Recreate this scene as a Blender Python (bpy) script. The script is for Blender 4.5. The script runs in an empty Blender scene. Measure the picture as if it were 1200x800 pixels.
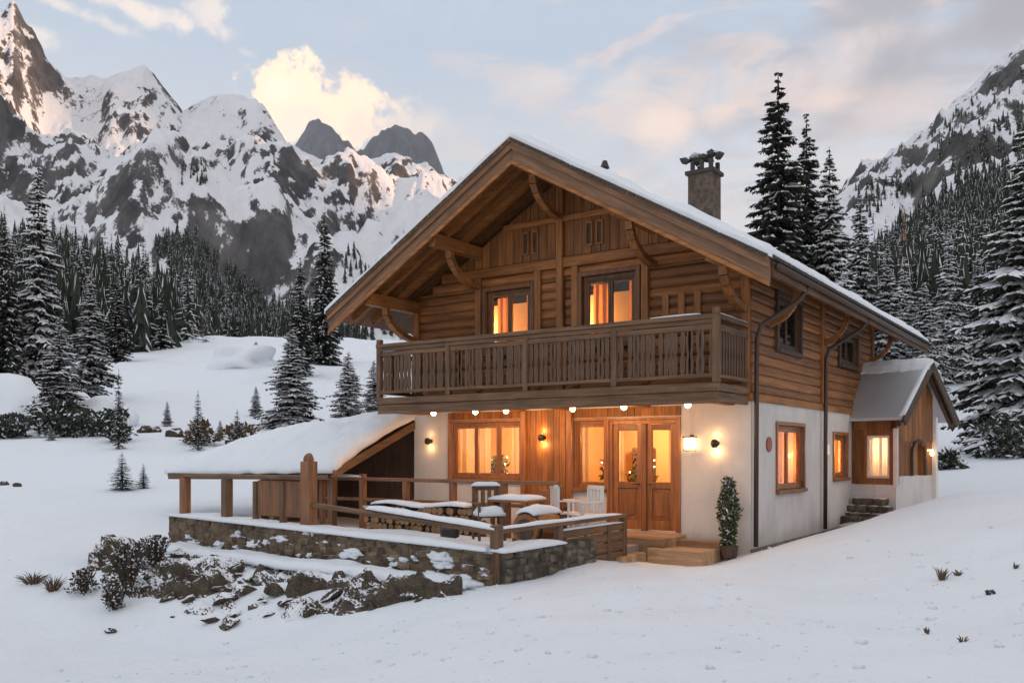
import bpy, bmesh, math, random
import numpy as np
from mathutils import Vector, Matrix, noise
from mathutils.bvhtree import BVHTree
random.seed(7); R = random.random
def U(a, b): return a + (b - a) * R()
rad = math.radians
# ------------------------------------------------------------------ camera, sky, sun, exposure
S = bpy.context.scene
C = S.collection
FPX, HY, EZ = 1039.0, 530.0, 1.8
cd = bpy.data.cameras.new('camera'); cam = bpy.data.objects.new('camera', cd); C.objects.link(cam)
cam.location = (0, 0, EZ); cam.rotation_euler = (rad(90), 0, 0)
cd.sensor_width = 36; cd.lens = 36 * FPX / 1200; cd.shift_y = (HY - 400) / 1200; cd.clip_end = 20000; cd.clip_start = 0.1
S.camera = cam
S.view_settings.view_transform = 'Standard'; S.view_settings.look = 'None'
S.view_settings.gamma = 1; S.view_settings.exposure = 0.40; S.view_settings.use_curve_mapping = False
HAZE = 0.00005
SUN_EL, SUN_AZ = 11.0, 100.0       # degrees; azimuth from +Y (view direction), positive = right
sd = bpy.data.lights.new('sun', 'SUN'); so = bpy.data.objects.new('sun', sd); C.objects.link(so)
sd.energy = 4.0; sd.angle = rad(1.5); sd.color = (1.0, 0.58, 0.33)
sdir = Vector((math.sin(rad(SUN_AZ)) * math.cos(rad(SUN_EL)), math.cos(rad(SUN_AZ)) * math.cos(rad(SUN_EL)), math.sin(rad(SUN_EL))))
so.rotation_euler = sdir.to_track_quat('Z', 'Y').to_euler()

class NT:
    """little helper for node trees"""
    def __init__(s, tree): s.t = tree; s.n = tree.nodes; s.l = tree.links
    def new(s, typ, **kw):
        n = s.n.new(typ)
        for k, v in kw.items(): setattr(n, k, v)
        return n
    def put(s, sock, v):
        if isinstance(v, bpy.types.NodeSocket): s.l.new(v, sock)
        elif v is not None: sock.default_value = v
    def m(s, op, a, b=None, c=None, clamp=False):
        n = s.new('ShaderNodeMath', operation=op); n.use_clamp = clamp
        s.put(n.inputs[0], a)
        if b is not None: s.put(n.inputs[1], b)
        if c is not None: s.put(n.inputs[2], c)
        return n.outputs[0]
    def mix(s, f, a, b, blend='MIX'):
        n = s.new('ShaderNodeMix', data_type='RGBA', blend_type=blend)
        s.put(n.inputs[0], f); s.put(n.inputs[6], a); s.put(n.inputs[7], b)
        return n.outputs[2]
    def step(s, v, lo, hi):
        n = s.new('ShaderNodeMapRange', interpolation_type='SMOOTHSTEP')
        s.put(n.inputs[0], v); s.put(n.inputs[1], lo); s.put(n.inputs[2], hi); n.inputs[3].default_value = 0; n.inputs[4].default_value = 1
        return n.outputs[0]
    def noise(s, vec, scale, detail=4, rough=.55, dist=0, out='Fac'):
        n = s.new('ShaderNodeTexNoise'); s.put(n.inputs['Vector'], vec)
        n.inputs['Scale'].default_value = scale; n.inputs['Detail'].default_value = detail
        n.inputs['Roughness'].default_value = rough; n.inputs['Distortion'].default_value = dist
        return n.outputs[out]
    def mapping(s, vec, scale=(1, 1, 1), rot=(0, 0, 0), loc=(0, 0, 0)):
        n = s.new('ShaderNodeMapping'); s.put(n.inputs[0], vec)
        n.inputs['Scale'].default_value = scale; n.inputs['Rotation'].default_value = rot; n.inputs['Location'].default_value = loc
        return n.outputs[0]
def rgba(c, a=1): return (c[0], c[1], c[2], a)

W = bpy.data.worlds.new('World'); S.world = W; W.use_nodes = True
w = NT(W.node_tree); w.n.clear()
BG = 0.1
tc = w.new('ShaderNodeTexCoord').outputs['Generated']
sx = w.new('ShaderNodeSeparateXYZ'); w.put(sx.inputs[0], tc)
az = w.m('ARCTAN2', sx.outputs[0], sx.outputs[1]); el = w.m('ARCSINE', sx.outputs[2])
sky = w.new('ShaderNodeTexSky', sky_type='NISHITA', sun_disc=False)
sky.sun_elevation = rad(SUN_EL); sky.sun_rotation = rad(SUN_AZ); sky.air_density = 1.0; sky.dust_density = 2.0; sky.altitude = 1500
ramp = w.new('ShaderNodeValToRGB'); w.put(ramp.inputs[0], w.m('MULTIPLY', el, 1 / 0.7))
cr = ramp.color_ramp
pts = [(0, (.76, .67, .61)), (.25, (.78, .70, .645)), (.42, (.64, .67, .71)), (.60, (.46, .56, .68)), (.72, (.46, .57, .70)), (1, (.80, .84, .90))]
while len(cr.elements) < len(pts): cr.elements.new(.5)
for e, (p, c) in zip(cr.elements, pts): e.position = p; e.color = rgba([x * 1.0 for x in c])
veil = w.mix(1.0, ramp.outputs[0], (10, 10, 10, 1), 'MULTIPLY')      # thin evening overcast, in sky units
col = w.mix(0.86, sky.outputs[0], veil)
cvec = w.new('ShaderNodeCombineXYZ'); w.put(cvec.inputs[0], az); w.put(cvec.inputs[1], el)
def dirpx(px, py):
    x, z = (px - 600) / FPX, (HY - py) / FPX
    return math.atan2(x, 1), math.asin(z / math.sqrt(x * x + z * z + 1))
n1 = w.noise(cvec.outputs[0], 9, 6, .6, .3)
n2 = w.noise(w.mapping(cvec.outputs[0], (3.0, 8.0, 1), (0, 0, rad(-28))), 2.6, 6, .6, .6)
n3 = w.noise(cvec.outputs[0], 30, 5, .6)
# broad lilac and peach veils, mostly on the right
side = w.step(az, -0.05, 0.45)
lil = w.m('MULTIPLY', w.step(n2, .44, .60), w.m('MULTIPLY', side, .85))
col = w.mix(lil, col, (3.9, 3.95, 4.4, 1))
n2b = w.noise(w.mapping(cvec.outputs[0], (3.0, 9.0, 1), (0, 0, rad(-24)), (3.3, 1.7, 0)), 2.3, 6, .6, .6)
pe = w.m('MULTIPLY', w.step(n2b, .47, .62), w.m('MULTIPLY', w.step(az, -0.3, 0.2), .6))
col = w.mix(pe, col, (8.1, 6.3, 5.4, 1))
def blob(col, px, py, rx, ry, c, lo, hi, rot=0, amt=1.0, nz=None, k=.75):
    a0, e0 = dirpx(px, py)
    da = w.m('SUBTRACT', az, a0); de = w.m('SUBTRACT', el, e0)
    cs, sn = math.cos(rad(rot)), math.sin(rad(rot))
    p = w.m('DIVIDE', w.m('ADD', w.m('MULTIPLY', da, cs), w.m('MULTIPLY', de, sn)), rx / FPX)
    q = w.m('DIVIDE', w.m('SUBTRACT', w.m('MULTIPLY', de, cs), w.m('MULTIPLY', da, sn)), ry / FPX)
    d = w.m('SQRT', w.m('ADD', w.m('MULTIPLY', p, p), w.m('MULTIPLY', q, q)))
    f = w.m('SUBTRACT', w.m('ADD', w.m('SUBTRACT', 1.0, d), w.m('MULTIPLY', w.m('SUBTRACT', nz or n1, .5), k * 4)), 0)
    return w.mix(w.m('MULTIPLY', w.step(f, lo, hi), amt), col, rgba(c))
WARM = (12.0, 9.2, 6.5)
col = blob(col, 342, 118, 58, 48, WARM, .0, .30, 0, 1.0, n3, .5)
col = blob(col, 408, 132, 60, 42, WARM, .0, .40, 0, .95, n3, .5)
col = blob(col, 455, 150, 50, 30, (9.4, 7.7, 6.2), -.1, .6, 0, .7, n3)
col = blob(col, 345, 145, 34, 22, (9.0, 7.3, 6.0), .0, .6, 0, .5, n1)
col = blob(col, 330, 105, 26, 18, (11.5, 9.6, 7.6), .0, .6, 0, .7, n3)
col = blob(col, 340, 150, 40, 26, (10.5, 9.0, 7.4), .0, .7, 0, .7, n1)
for (px, py, rx, ry, a) in [(150, 8, 70, 13, .8), (70, 5, 40, 8, .6), (245, 14, 26, 20, .7), (263, 38, 20, 12, .6), (50, 42, 22, 14, .7), (118, 24, 36, 9, .5), (290, 62, 18, 6, .35), (200, 22, 30, 10, .6)]:
    col = blob(col, px, py, rx, ry, (9.4, 8.0, 6.9), -.15, .75, -12, a, n3)
for (px, py, rx, ry, a, c) in [(855, 128, 46, 18, .8, (9.0, 6.8, 5.5)), (975, 118, 50, 16, .7, (8.8, 6.7, 5.6)), (775, 148, 32, 18, .8, (9.0, 7.2, 6.0)), (1100, 52, 130, 40, 1, (3.5, 3.5, 3.95)), (1000, 20, 120, 26, .8, (3.4, 3.5, 4.0)), (1180, 20, 80, 30, .8, (3.1, 3.1, 3.5)), (1010, 140, 100, 24, .7, (4.8, 4.1, 4.1)), (850, 60, 90, 20, .5, (4.2, 4.3, 4.7)), (500, 142, 26, 14, .45, (8.6, 7.4, 6.6)), (1060, 130, 90, 26, .5, (7.6, 6.5, 6.2)), (640, 95, 60, 14, .3, (7.6, 7.2, 7.0)), (725, 100, 40, 16, .35, (8.6, 7.3, 6.4))]:
    col = blob(col, px, py, rx, ry, c, -.3, 1.0, 12, a, n1)
bg = w.new('ShaderNodeBackground'); w.put(bg.inputs[0], col); bg.inputs[1].default_value = BG
wo = w.new('ShaderNodeOutputWorld'); w.put(wo.inputs[0], bg.outputs[0])

# ------------------------------------------------------------------ materials
MATS = {}
def mat(name):
    m = bpy.data.materials.new(name); m.use_nodes = True; t = NT(m.node_tree)
    b = t.n['Principled BSDF']; MATS[name] = m
    return m, t, b
def bump(t, b, h, strength=.3, dist=.02):
    n = t.new('ShaderNodeBump'); n.inputs['Strength'].default_value = strength; n.inputs['Distance'].default_value = dist
    t.put(n.inputs['Height'], h); t.put(b.inputs['Normal'], n.outputs[0])
def simple(name, c, rough=.6, metal=0, var=.15, scale=8, bmp=.1):
    m, t, b = mat(name); o = t.new('ShaderNodeTexCoord').outputs['Object']
    nz = t.noise(o, scale, 5)
    t.put(b.inputs['Base Color'], t.mix(nz, rgba([x * (1 - var) for x in c]), rgba([min(1, x * (1 + var)) for x in c])))
    b.inputs['Roughness'].default_value = rough; b.inputs['Metallic'].default_value = metal
    if bmp: bump(t, b, nz, bmp, .01)
    return m
def wood(name, c1, c2, axis='X', rough=.6, dark=.45, scale=1.0, rot=(0, 0, 0)):
    m, t, b = mat(name)
    o = t.new('ShaderNodeTexCoord').outputs['Object']
    if rot != (0, 0, 0): o = t.mapping(o, (1, 1, 1), rot)
    isl = t.new('ShaderNodeNewGeometry').outputs['Random Per Island']
    off = t.new('ShaderNodeCombineXYZ')
    for i in range(3): t.put(off.inputs[i], t.m('MULTIPLY', isl, 37.0 + 11 * i))
    va = t.new('ShaderNodeVectorMath', operation='ADD'); t.put(va.inputs[0], o); t.put(va.inputs[1], off.outputs[0])
    s = {'X': (.9, 16, 16), 'Y': (16, .9, 16), 'Z': (16, 16, .9)}[axis]
    v = t.mapping(va.outputs[0], tuple(x * scale for x in s))
    g = t.noise(v, 1.0, 6, .62, .6); g2 = t.noise(v, 3.5, 3, .5, .2)
    blot = t.noise(va.outputs[0], 1.6, 4, .6)
    base = t.mix(t.step(g, .3, .7), rgba(c1), rgba(c2))
    base = t.mix(t.m('MULTIPLY', t.step(g2, .55, .75), .5), base, rgba([x * dark for x in c1]))
    base = t.mix(t.m('MULTIPLY', t.step(blot, .45, .75), .45), base, rgba([x * .5 for x in c1]))
    isl2 = t.m('ADD', t.m('MULTIPLY', isl, .6), .7)
    hv = t.new('ShaderNodeHueSaturation'); t.put(hv.inputs['Value'], isl2); t.put(hv.inputs['Color'], base)
    t.put(b.inputs['Base Color'], hv.outputs[0]); b.inputs['Roughness'].default_value = rough
    bump(t, b, g, .35, .01)
    return m
wood_x = wood('honey_timber_x', (.165, .060, .014), (.36, .140, .034), 'X')
wood_y = wood('honey_timber_y', (.175, .068, .018), (.35, .145, .042), 'Y')
wood_z = wood('honey_timber_z', (.165, .060, .014), (.35, .138, .036), 'Z')
brown_x = wood('weathered_timber_x', (.070, .036, .017), (.180, .096, .046), 'X')
brown_y = wood('weathered_timber_y', (.070, .036, .017), (.175, .094, .046), 'Y')
brown_z = wood('weathered_timber_z', (.062, .032, .016), (.170, .090, .044), 'Z')
SL = math.atan(.575)
rake_r = wood('rake_timber_right', (.105, .052, .026), (.23, .120, .060), 'X', rot=(0, -SL, 0))
rake_l = wood('rake_timber_left', (.105, .052, .026), (.23, .120, .060), 'X', rot=(0, SL, 0))
soffit = wood('soffit_boards', (.13, .052, .014), (.25, .105, .030), 'X', rot=(0, 0, 0))
fence_w = wood('red_brown_post', (.12, .048, .020), (.25, .115, .050), 'Z')
fence_x = wood('red_brown_rail', (.12, .048, .020), (.25, .115, .050), 'X')
win_w = wood('window_timber', (.10, .042, .016), (.20, .092, .038), 'Z')
dark_w = wood('dark_timber', (.045, .026, .016), (.10, .058, .034), 'Z')
door_w = wood('door_timber', (.20, .075, .022), (.34, .140, .045), 'Z', rough=.4)
deck_w = wood('deck_timber', (.30, .17, .085), (.50, .31, .17), 'X')
bark = simple('bark', (.075, .055, .042), .9, 0, .5, 14, .5)
endgrain = simple('log_end', (.27, .15, .07), .8, 0, .3, 20, .2)
metal_dark = simple('dark_metal', (.045, .042, .042), .45, .6)
metal_brown = simple('brown_gutter_metal', (.085, .055, .04), .45, .5)
metal_roof = simple('grey_sheet_roof', (.56, .58, .61), .38, .35, .12, 2.5, .05)
white_paint = simple('white_paint', (.72, .70, .66), .5)
plaque = simple('red_plaque', (.33, .075, .035), .5, 0, .3, 22)
tile = simple('dark_tile', (.05, .043, .04), .8, 0, .4, 12, .4)
clay = simple('clay_pot', (.30, .15, .09), .8)
curtain = simple('curtain_cloth', (.62, .50, .38), .9, 0, .12, 6)
orange_cloth = simple('orange_curtain', (.72, .34, .12), .9, 0, .15, 6)
for cm in (curtain, orange_cloth):
    t = NT(cm.node_tree); b = t.n['Principled BSDF']; tl = t.new('ShaderNodeBsdfTranslucent'); t.put(tl.inputs[0], b.inputs['Base Color'].links[0].from_socket)
    mx = t.new('ShaderNodeMixShader'); mx.inputs[0].default_value = .6; t.put(mx.inputs[1], b.outputs[0]); t.put(mx.inputs[2], tl.outputs[0]); t.put(t.n['Material Output'].inputs[0], mx.outputs[0])
room_wall = simple('room_plaster', (.62, .42, .22), .8, 0, .2, 2)
room_dark = simple('room_furniture', (.14, .07, .03), .6, 0, .3, 5)
picture = simple('room_picture', (.40, .28, .2), .5, 0, .6, 9)

def stucco_m():
    m, t, b = mat('stucco'); o = t.new('ShaderNodeTexCoord').outputs['Object']
    a = t.noise(o, 1.3, 5, .6); f = t.noise(o, 45, 4, .6)
    c = t.mix(t.step(a, .35, .7), (.70, .665, .625, 1), (.60, .565, .53, 1))
    vv = t.noise(t.mapping(o, (5, 5, .6)), 1.0, 5, .65); c = t.mix(t.m('MULTIPLY', t.step(vv, .52, .75), .35), c, (.42, .385, .35, 1))
    geo = t.new('ShaderNodeSeparateXYZ'); t.put(geo.inputs[0], o)
    low = t.m('MULTIPLY', t.step(t.m('ADD', geo.outputs[2], t.m('MULTIPLY', a, -.5)), .25, -.15), .5)
    c = t.mix(low, c, (.36, .32, .28, 1))
    t.put(b.inputs['Base Color'], c); b.inputs['Roughness'].default_value = .92
    bump(t, b, t.m('ADD', f, t.m('MULTIPLY', t.noise(o, 9, 3), .8)), .35, .012); return m
stucco = stucco_m()
def snow_m(name='snow', base=(.83, .87, .91), sc=1.0):
    m, t, b = mat(name); o = t.new('ShaderNodeTexCoord').outputs['Object']
    g = t.new('ShaderNodeNewGeometry').outputs['Position']
    a = t.noise(g, .5 * sc, 5, .6); f = t.noise(g, 22 * sc, 6, .75); f2 = t.noise(g, 3.4 * sc, 6, .65)
    t.put(b.inputs['Base Color'], t.mix(a, rgba([x * .95 for x in base]), rgba(base)))
    b.inputs['Roughness'].default_value = .7; b.inputs['Specular IOR Level'].default_value = .25
    bump(t, b, t.m('ADD', t.m('MULTIPLY', f, .35), t.m('ADD', f2, t.m('MULTIPLY', a, 2.0))), .6, .09); return m
snow = snow_m()
snow_tree = snow_m('tree_snow', (.84, .85, .88), 2)
def stone_m(name, c1, c2, snowy=0.0):
    m, t, b = mat(name); g = t.new('ShaderNodeNewGeometry'); p = g.outputs['Position']
    isl = g.outputs['Random Per Island']
    a = t.noise(p, 6, 6, .65); f = t.noise(p, 30, 5, .6)
    c = t.mix(t.step(a, .3, .7), rgba(c1), rgba(c2))
    hv = t.new('ShaderNodeHueSaturation'); t.put(hv.inputs['Value'], t.m('ADD', t.m('MULTIPLY', isl, .8), .6)); t.put(hv.inputs['Color'], c)
    c = hv.outputs[0]
    if snowy:
        s = t.new('ShaderNodeSeparateXYZ'); t.put(s.inputs[0], g.outputs['Normal'])
        h = t.m('ADD', s.outputs[2], t.m('MULTIPLY', t.m('SUBTRACT', t.noise(p, 3.2, 5, .6), .5), 1.4))
        c = t.mix(t.step(h, snowy, snowy + .12), c, (.82, .83, .86, 1))
    t.put(b.inputs['Base Color'], c); b.inputs['Roughness'].default_value = .9
    bump(t, b, t.m('ADD', a, t.m('MULTIPLY', f, .5)), .6, .03); return m
stone = stone_m('rubble_stone', (.060, .048, .036), (.185, .150, .112))
stone_chim = stone_m('chimney_stone', (.045, .032, .024), (.15, .11, .085))
stone_snow = stone_m('rubble_stone_snow', (.070, .048, .030), (.205, .148, .095), .66)
rockbank_ = stone_m('bank_rock', (.045, .032, .020), (.150, .108, .066), .80)
def bank_m():
    m, t, b = mat('bank_rock'); g = t.new('ShaderNodeNewGeometry'); p = g.outputs['Position']
    a = t.noise(p, 5, 6, .7); f = t.noise(p, 26, 5, .65)
    c = t.mix(t.step(a, .3, .7), (.030, .022, .015, 1), (.105, .080, .052, 1)); c = t.mix(t.m('MULTIPLY', t.step(f, .5, .7), .5), c, (.20, .15, .10, 1))
    s = t.new('ShaderNodeSeparateXYZ'); t.put(s.inputs[0], g.outputs['Normal'])
    st = t.noise(t.mapping(p, (.55, 2.4, 1.2), (0, 0, rad(-32))), 1.5, 5, .6, .4)
    h = t.m('ADD', t.m('MULTIPLY', s.outputs[2], .75), t.m('ADD', t.m('MULTIPLY', t.m('SUBTRACT', st, .5), 2.6), t.m('MULTIPLY', t.m('SUBTRACT', f, .5), 1.8)))
    c = t.mix(t.step(h, .50, .60), c, (.82, .83, .86, 1))
    t.put(b.inputs['Base Color'], c); b.inputs['Roughness'].default_value = .9
    bump(t, b, t.m('ADD', a, t.m('MULTIPLY', f, .6)), .7, .05); return m
rockbank = bank_m()
def mountain_m(name, rock1, rock2, thr, nsc, wob=.6, warm=None):
    m, t, b = mat(name); g = t.new('ShaderNodeNewGeometry'); p = g.outputs['Position']
    s = t.new('ShaderNodeSeparateXYZ'); t.put(s.inputs[0], g.outputs['Normal'])
    big = t.noise(p, nsc, 7, .62, .2)
    med = t.noise(t.mapping(p, (1, 1, .45)), nsc * 6, 6, .7, .3)
    fin = t.noise(t.mapping(p, (1, 1, .5)), nsc * 26, 5, .75)
    h = t.m('ADD', s.outputs[2], t.m('ADD', t.m('MULTIPLY', t.m('SUBTRACT', big, .5), wob * 2.2), t.m('MULTIPLY', t.m('SUBTRACT', med, .5), wob)))
    h = t.m('ADD', h, t.m('MULTIPLY', t.m('SUBTRACT', fin, .5), wob * 1.2))
    rock = t.mix(t.step(med, .35, .7), rgba(rock1), rgba(rock2))
    c = t.mix(t.step(h, thr - .035, thr + .035), rock, (.80, .81, .84, 1))
    t.put(b.inputs['Base Color'], c); b.inputs['Roughness'].default_value = .9
    b.inputs['Specular IOR Level'].default_value = .1
    bump(t, b, t.m('ADD', med, t.m('MULTIPLY', fin, .4)), .8, 6.0 * .006 / nsc); return m
mtn_m = mountain_m('mountain_rock_snow', (.060, .058, .062), (.175, .165, .160), .53, .0055)
mtn2_m = mountain_m('mountain_right_rock_snow', (.06, .057, .057), (.17, .16, .15), .66, .009)
far_m = mountain_m('far_peak_rock', (.08, .09, .11), (.16, .17, .19), 1.05, .0016)
def needles(name, c):
    m, t, b = mat(name); g = t.new('ShaderNodeNewGeometry')
    nz = t.noise(g.outputs['Position'], 1.3, 4)
    isl = g.outputs['Random Per Island']
    cc = t.mix(t.m('MULTIPLY', t.m('ADD', isl, nz), .5), rgba([x * .5 for x in c]), rgba([x * 1.5 for x in c]))
    t.put(b.inputs['Base Color'], cc); b.inputs['Roughness'].default_value = .85; b.inputs['Specular IOR Level'].default_value = .15
    return m
need_m = needles('spruce_needles', (.040, .046, .034))
need_b = needles('brown_needles', (.13, .085, .045))
need_g = needles('golden_needles', (.55, .27, .07))
leaf_m = needles('shrub_leaves', (.075, .085, .035))
brown_leaf = needles('dead_leaves', (.050, .038, .027))
twig_m = needles('dry_twigs', (.13, .09, .055))
def emit(name, c, s, base=(.8, .7, .5)):
    m, t, b = mat(name); b.inputs['Base Color'].default_value = rgba(base)
    b.inputs['Emission Color'].default_value = rgba(c); b.inputs['Emission Strength'].default_value = s; return m
bulb_m = emit('lit_bulb', (1, .72, .36), 14)
lamp_glow = emit('lit_lantern_glass', (1, .66, .30), 5)
def window_glow(name, c1, c2, s, sc):
    m, t, b = mat(name); o = t.new('ShaderNodeTexCoord').outputs['Object']
    nz = t.noise(t.mapping(o, (1, 1, .8)), sc, 4, .6, .4)
    cc = t.mix(t.step(nz, .35, .68), rgba(c1), rgba(c2)); t.put(b.inputs['Base Color'], (.3, .2, .1, 1))
    t.put(b.inputs['Emission Color'], cc); b.inputs['Emission Strength'].default_value = s; return m
def glass_m():
    m, t, b = mat('window_glass'); t.n.remove(b)
    tr = t.new('ShaderNodeBsdfTransparent'); tr.inputs[0].default_value = (.92, .90, .88, 1)
    gl = t.new('ShaderNodeBsdfGlossy'); gl.inputs['Roughness'].default_value = .04
    fr = t.new('ShaderNodeFresnel'); fr.inputs[0].default_value = 1.5
    mx = t.new('ShaderNodeMixShader'); t.put(mx.inputs[0], t.m('MULTIPLY', fr.outputs[0], .55, clamp=True)); t.put(mx.inputs[1], tr.outputs[0]); t.put(mx.inputs[2], gl.outputs[0])
    t.put(t.n['Material Output'].inputs[0], mx.outputs[0]); return m
glass = glass_m()

# ------------------------------------------------------------------ mesh helpers
class MB:
    def __init__(s): s.v = []; s.f = []; s.mi = []; s.cuts = []; s.adds = []
    def cut(s): s.cuts.append((len(s.v), len(s.f)))
    def add(s, vs, fs, mi=0):
        n = len(s.v); s.v += [tuple(v) for v in vs]
        s.adds.append((len(s.v), 0))
        for f in fs: s.f.append(tuple(i + n for i in f)); s.mi.append(mi)
        s.adds[-1] = (len(s.v), len(s.f))
    def box(s, x0, y0, z0, x1, y1, z1, mi=0):
        x0, x1 = min(x0, x1), max(x0, x1); y0, y1 = min(y0, y1), max(y0, y1); z0, z1 = min(z0, z1), max(z0, z1)
        s.add([(x0, y0, z0), (x1, y0, z0), (x1, y1, z0), (x0, y1, z0), (x0, y0, z1), (x1, y0, z1), (x1, y1, z1), (x0, y1, z1)],
              [(0, 3, 2, 1), (4, 5, 6, 7), (0, 1, 5, 4), (1, 2, 6, 5), (2, 3, 7, 6), (3, 0, 4, 7)], mi)
    def prism(s, poly, d, mi=0):
        """poly: list of 3D points (planar), extruded by vector d"""
        n = len(poly); d = Vector(d); a = [Vector(p) for p in poly]; b = [p + d for p in a]
        s.add(a + b, [tuple(range(n - 1, -1, -1)), tuple(range(n, 2 * n))] + [(i, (i + 1) % n, n + (i + 1) % n, n + i) for i in range(n)], mi)
    def beam(s, p0, p1, w, h, up=(0, 0, 1), mi=0):
        p0 = Vector(p0); p1 = Vector(p1); d = (p1 - p0).normalized(); up = Vector(up)
        sd_ = d.cross(up)
        if sd_.length < 1e-4: sd_ = d.cross(Vector((1, 0, 0)))
        sd_.normalize(); u = sd_.cross(d).normalized(); vs = []
        for p in (p0, p1):
            for a, b in ((-1, -1), (1, -1), (1, 1), (-1, 1)): vs.append(p + sd_ * (a * w / 2) + u * (b * h / 2))
        s.add(vs, [(0, 3, 2, 1), (4, 5, 6, 7), (0, 1, 5, 4), (1, 2, 6, 5), (2, 3, 7, 6), (3, 0, 4, 7)], mi)
    def tube(s, path, r, seg=8, mi=0, caps=True):
        path = [Vector(p) for p in path]; rs = r if isinstance(r, (list, tuple)) else [r] * len(path)
        vs = []; n = len(path)
        ref = None
        for i, p in enumerate(path):
            d = (path[min(i + 1, n - 1)] - path[max(i - 1, 0)]).normalized()
            if ref is None: ref = d.orthogonal().normalized()
            a = (ref - d * ref.dot(d)).normalized(); ref = a; b = d.cross(a)
            for k in range(seg):
                t = 2 * math.pi * k / seg; vs.append(p + (a * math.cos(t) + b * math.sin(t)) * rs[i])
        fs = [(i * seg + k, i * seg + (k + 1) % seg, (i + 1) * seg + (k + 1) % seg, (i + 1) * seg + k) for i in range(n - 1) for k in range(seg)]
        if caps: fs += [tuple(range(seg - 1, -1, -1)), tuple((n - 1) * seg + k for k in range(seg))]
        s.add(vs, fs, mi)
    def lump(s, c, r, seed=0, amp=.25, sub=2, mi=0, cut=None):
        bm = bmesh.new(); bmesh.ops.create_icosphere(bm, subdivisions=sub, radius=1)
        vs = []
        for v in bm.verts:
            k = 1 + amp * 2 * (noise.noise(v.co * 1.4 + Vector((seed * 7.3, seed * 3.1, seed))))
            p = Vector((v.co.x * r[0] * k, v.co.y * r[1] * k, v.co.z * r[2] * k))
            if cut is not None: p.z = max(p.z, cut)
            vs.append(Vector(c) + p)
        s.add(vs, [[v.index for v in f.verts] for f in bm.faces], mi); bm.free()
    def stone(s, c, sz, rotz=0, round_=.32, mi=0, tilt=0):
        M = Matrix.Rotation(rotz, 3, 'Z') @ Matrix.Rotation(tilt, 3, 'Y')
        vs = []
        for v in ST_V:
            q = v.lerp(v.normalized() * .95, round_) + Vector((U(-.09, .09), U(-.09, .09), U(-.09, .09)))
            vs.append(Vector(c) + M @ Vector((q.x * sz[0] / 2, q.y * sz[1] / 2, q.z * sz[2] / 2)))
        s.add(vs, ST_F, mi)
    def slab(s, fn, nu, nv, thick, jit=.0, edge=.12, seed=0, mi=0, e0f=.35):
        """snow lying on the surface fn(u,v)->point (u,v in 0..1); rounded edges, uneven thickness"""
        top = []; bot = []
        for j in range(nv + 1):
            for i in range(nu + 1):
                u, v = i / nu, j / nv
                eu = min(u, 1 - u); ev = min(v, 1 - v)
                uu = u + (jit * noise.noise(Vector((v * 9 + seed, seed, u * 2))) if 0 < 1 and eu < .5 / nu else 0)
                vv = v + (jit * noise.noise(Vector((u * 14 + seed, seed + 5, 0))) if ev < .5 / nv else 0)
                p = Vector(fn(uu, vv))
                k = min(1, eu / edge if edge else 1, ev / edge if edge else 1)
                h = thick * (e0f + (1 - e0f) * math.sqrt(max(0, 1 - (1 - k) ** 2)))
                h *= 1 + .35 * noise.noise(Vector((p.x * 1.3 + seed, p.y * 1.3, p.z))) + .22 * noise.noise(Vector((p.x * 4 + seed, p.y * 4, p.z)))
                top.append(p + Vector((0, 0, h))); bot.append(p)
        n = (nu + 1) * (nv + 1); W_ = nu + 1; fs = []
        for j in range(nv):
            for i in range(nu):
                a = j * W_ + i; fs.append((a, a + 1, a + W_ + 1, a + W_)); fs.append((n + a, n + a + W_, n + a + W_ + 1, n + a + 1))
        for i in range(nu):
            fs.append((n + i, n + i + 1, i + 1, i)); a = nv * W_ + i; fs.append((a, a + 1, n + a + 1, n + a))
        for j in range(nv):
            a = j * W_; fs.append((a, a + W_, n + a + W_, n + a)); a = j * W_ + nu; fs.append((n + a, n + a + W_, a + W_, a))
        s.add(top + bot, fs, mi)
    def parts(s, name, m, parent, bev=0, fix=False, by='add'):
        """every piece an object of its own"""
        out = []; v0 = f0 = 0
        for v1, f1 in (s.adds if by == 'add' else s.cuts):
            p = MB(); p.v = s.v[v0:v1]; p.f = [tuple(i - v0 for i in f) for f in s.f[f0:f1]]; p.mi = s.mi[f0:f1]; v0, f0 = v1, f1
            out.append(p.build(name, m, parent, False, bev, fix))
        return out
    def build(s, name, m, parent=None, smooth=False, bev=0, fix=False):
        me = bpy.data.meshes.new(name); me.from_pydata(s.v, [], s.f); me.update()
        for mm in (m if isinstance(m, (list, tuple)) else [m]): me.materials.append(mm)
        if any(s.mi): me.polygons.foreach_set('material_index', s.mi)
        if smooth: me.polygons.foreach_set('use_smooth', [True] * len(s.f))
        if fix:
            bm = bmesh.new(); bm.from_mesh(me); bmesh.ops.recalc_face_normals(bm, faces=bm.faces); bm.to_mesh(me); bm.free()
        o = bpy.data.objects.new(name, me); C.objects.link(o)
        if parent: o.parent = parent
        if bev:
            b = o.modifiers.new('bevel', 'BEVEL'); b.width = bev; b.segments = 1; b.limit_method = 'ANGLE'
        return o
bm = bmesh.new(); bmesh.ops.create_cube(bm, size=2); bmesh.ops.subdivide_edges(bm, edges=bm.edges, cuts=1, use_grid_fill=True)
ST_V = [v.co.copy() for v in bm.verts]; bm.verts.index_update(); ST_F = [[v.index for v in f.verts] for f in bm.faces]; bm.free()

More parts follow.
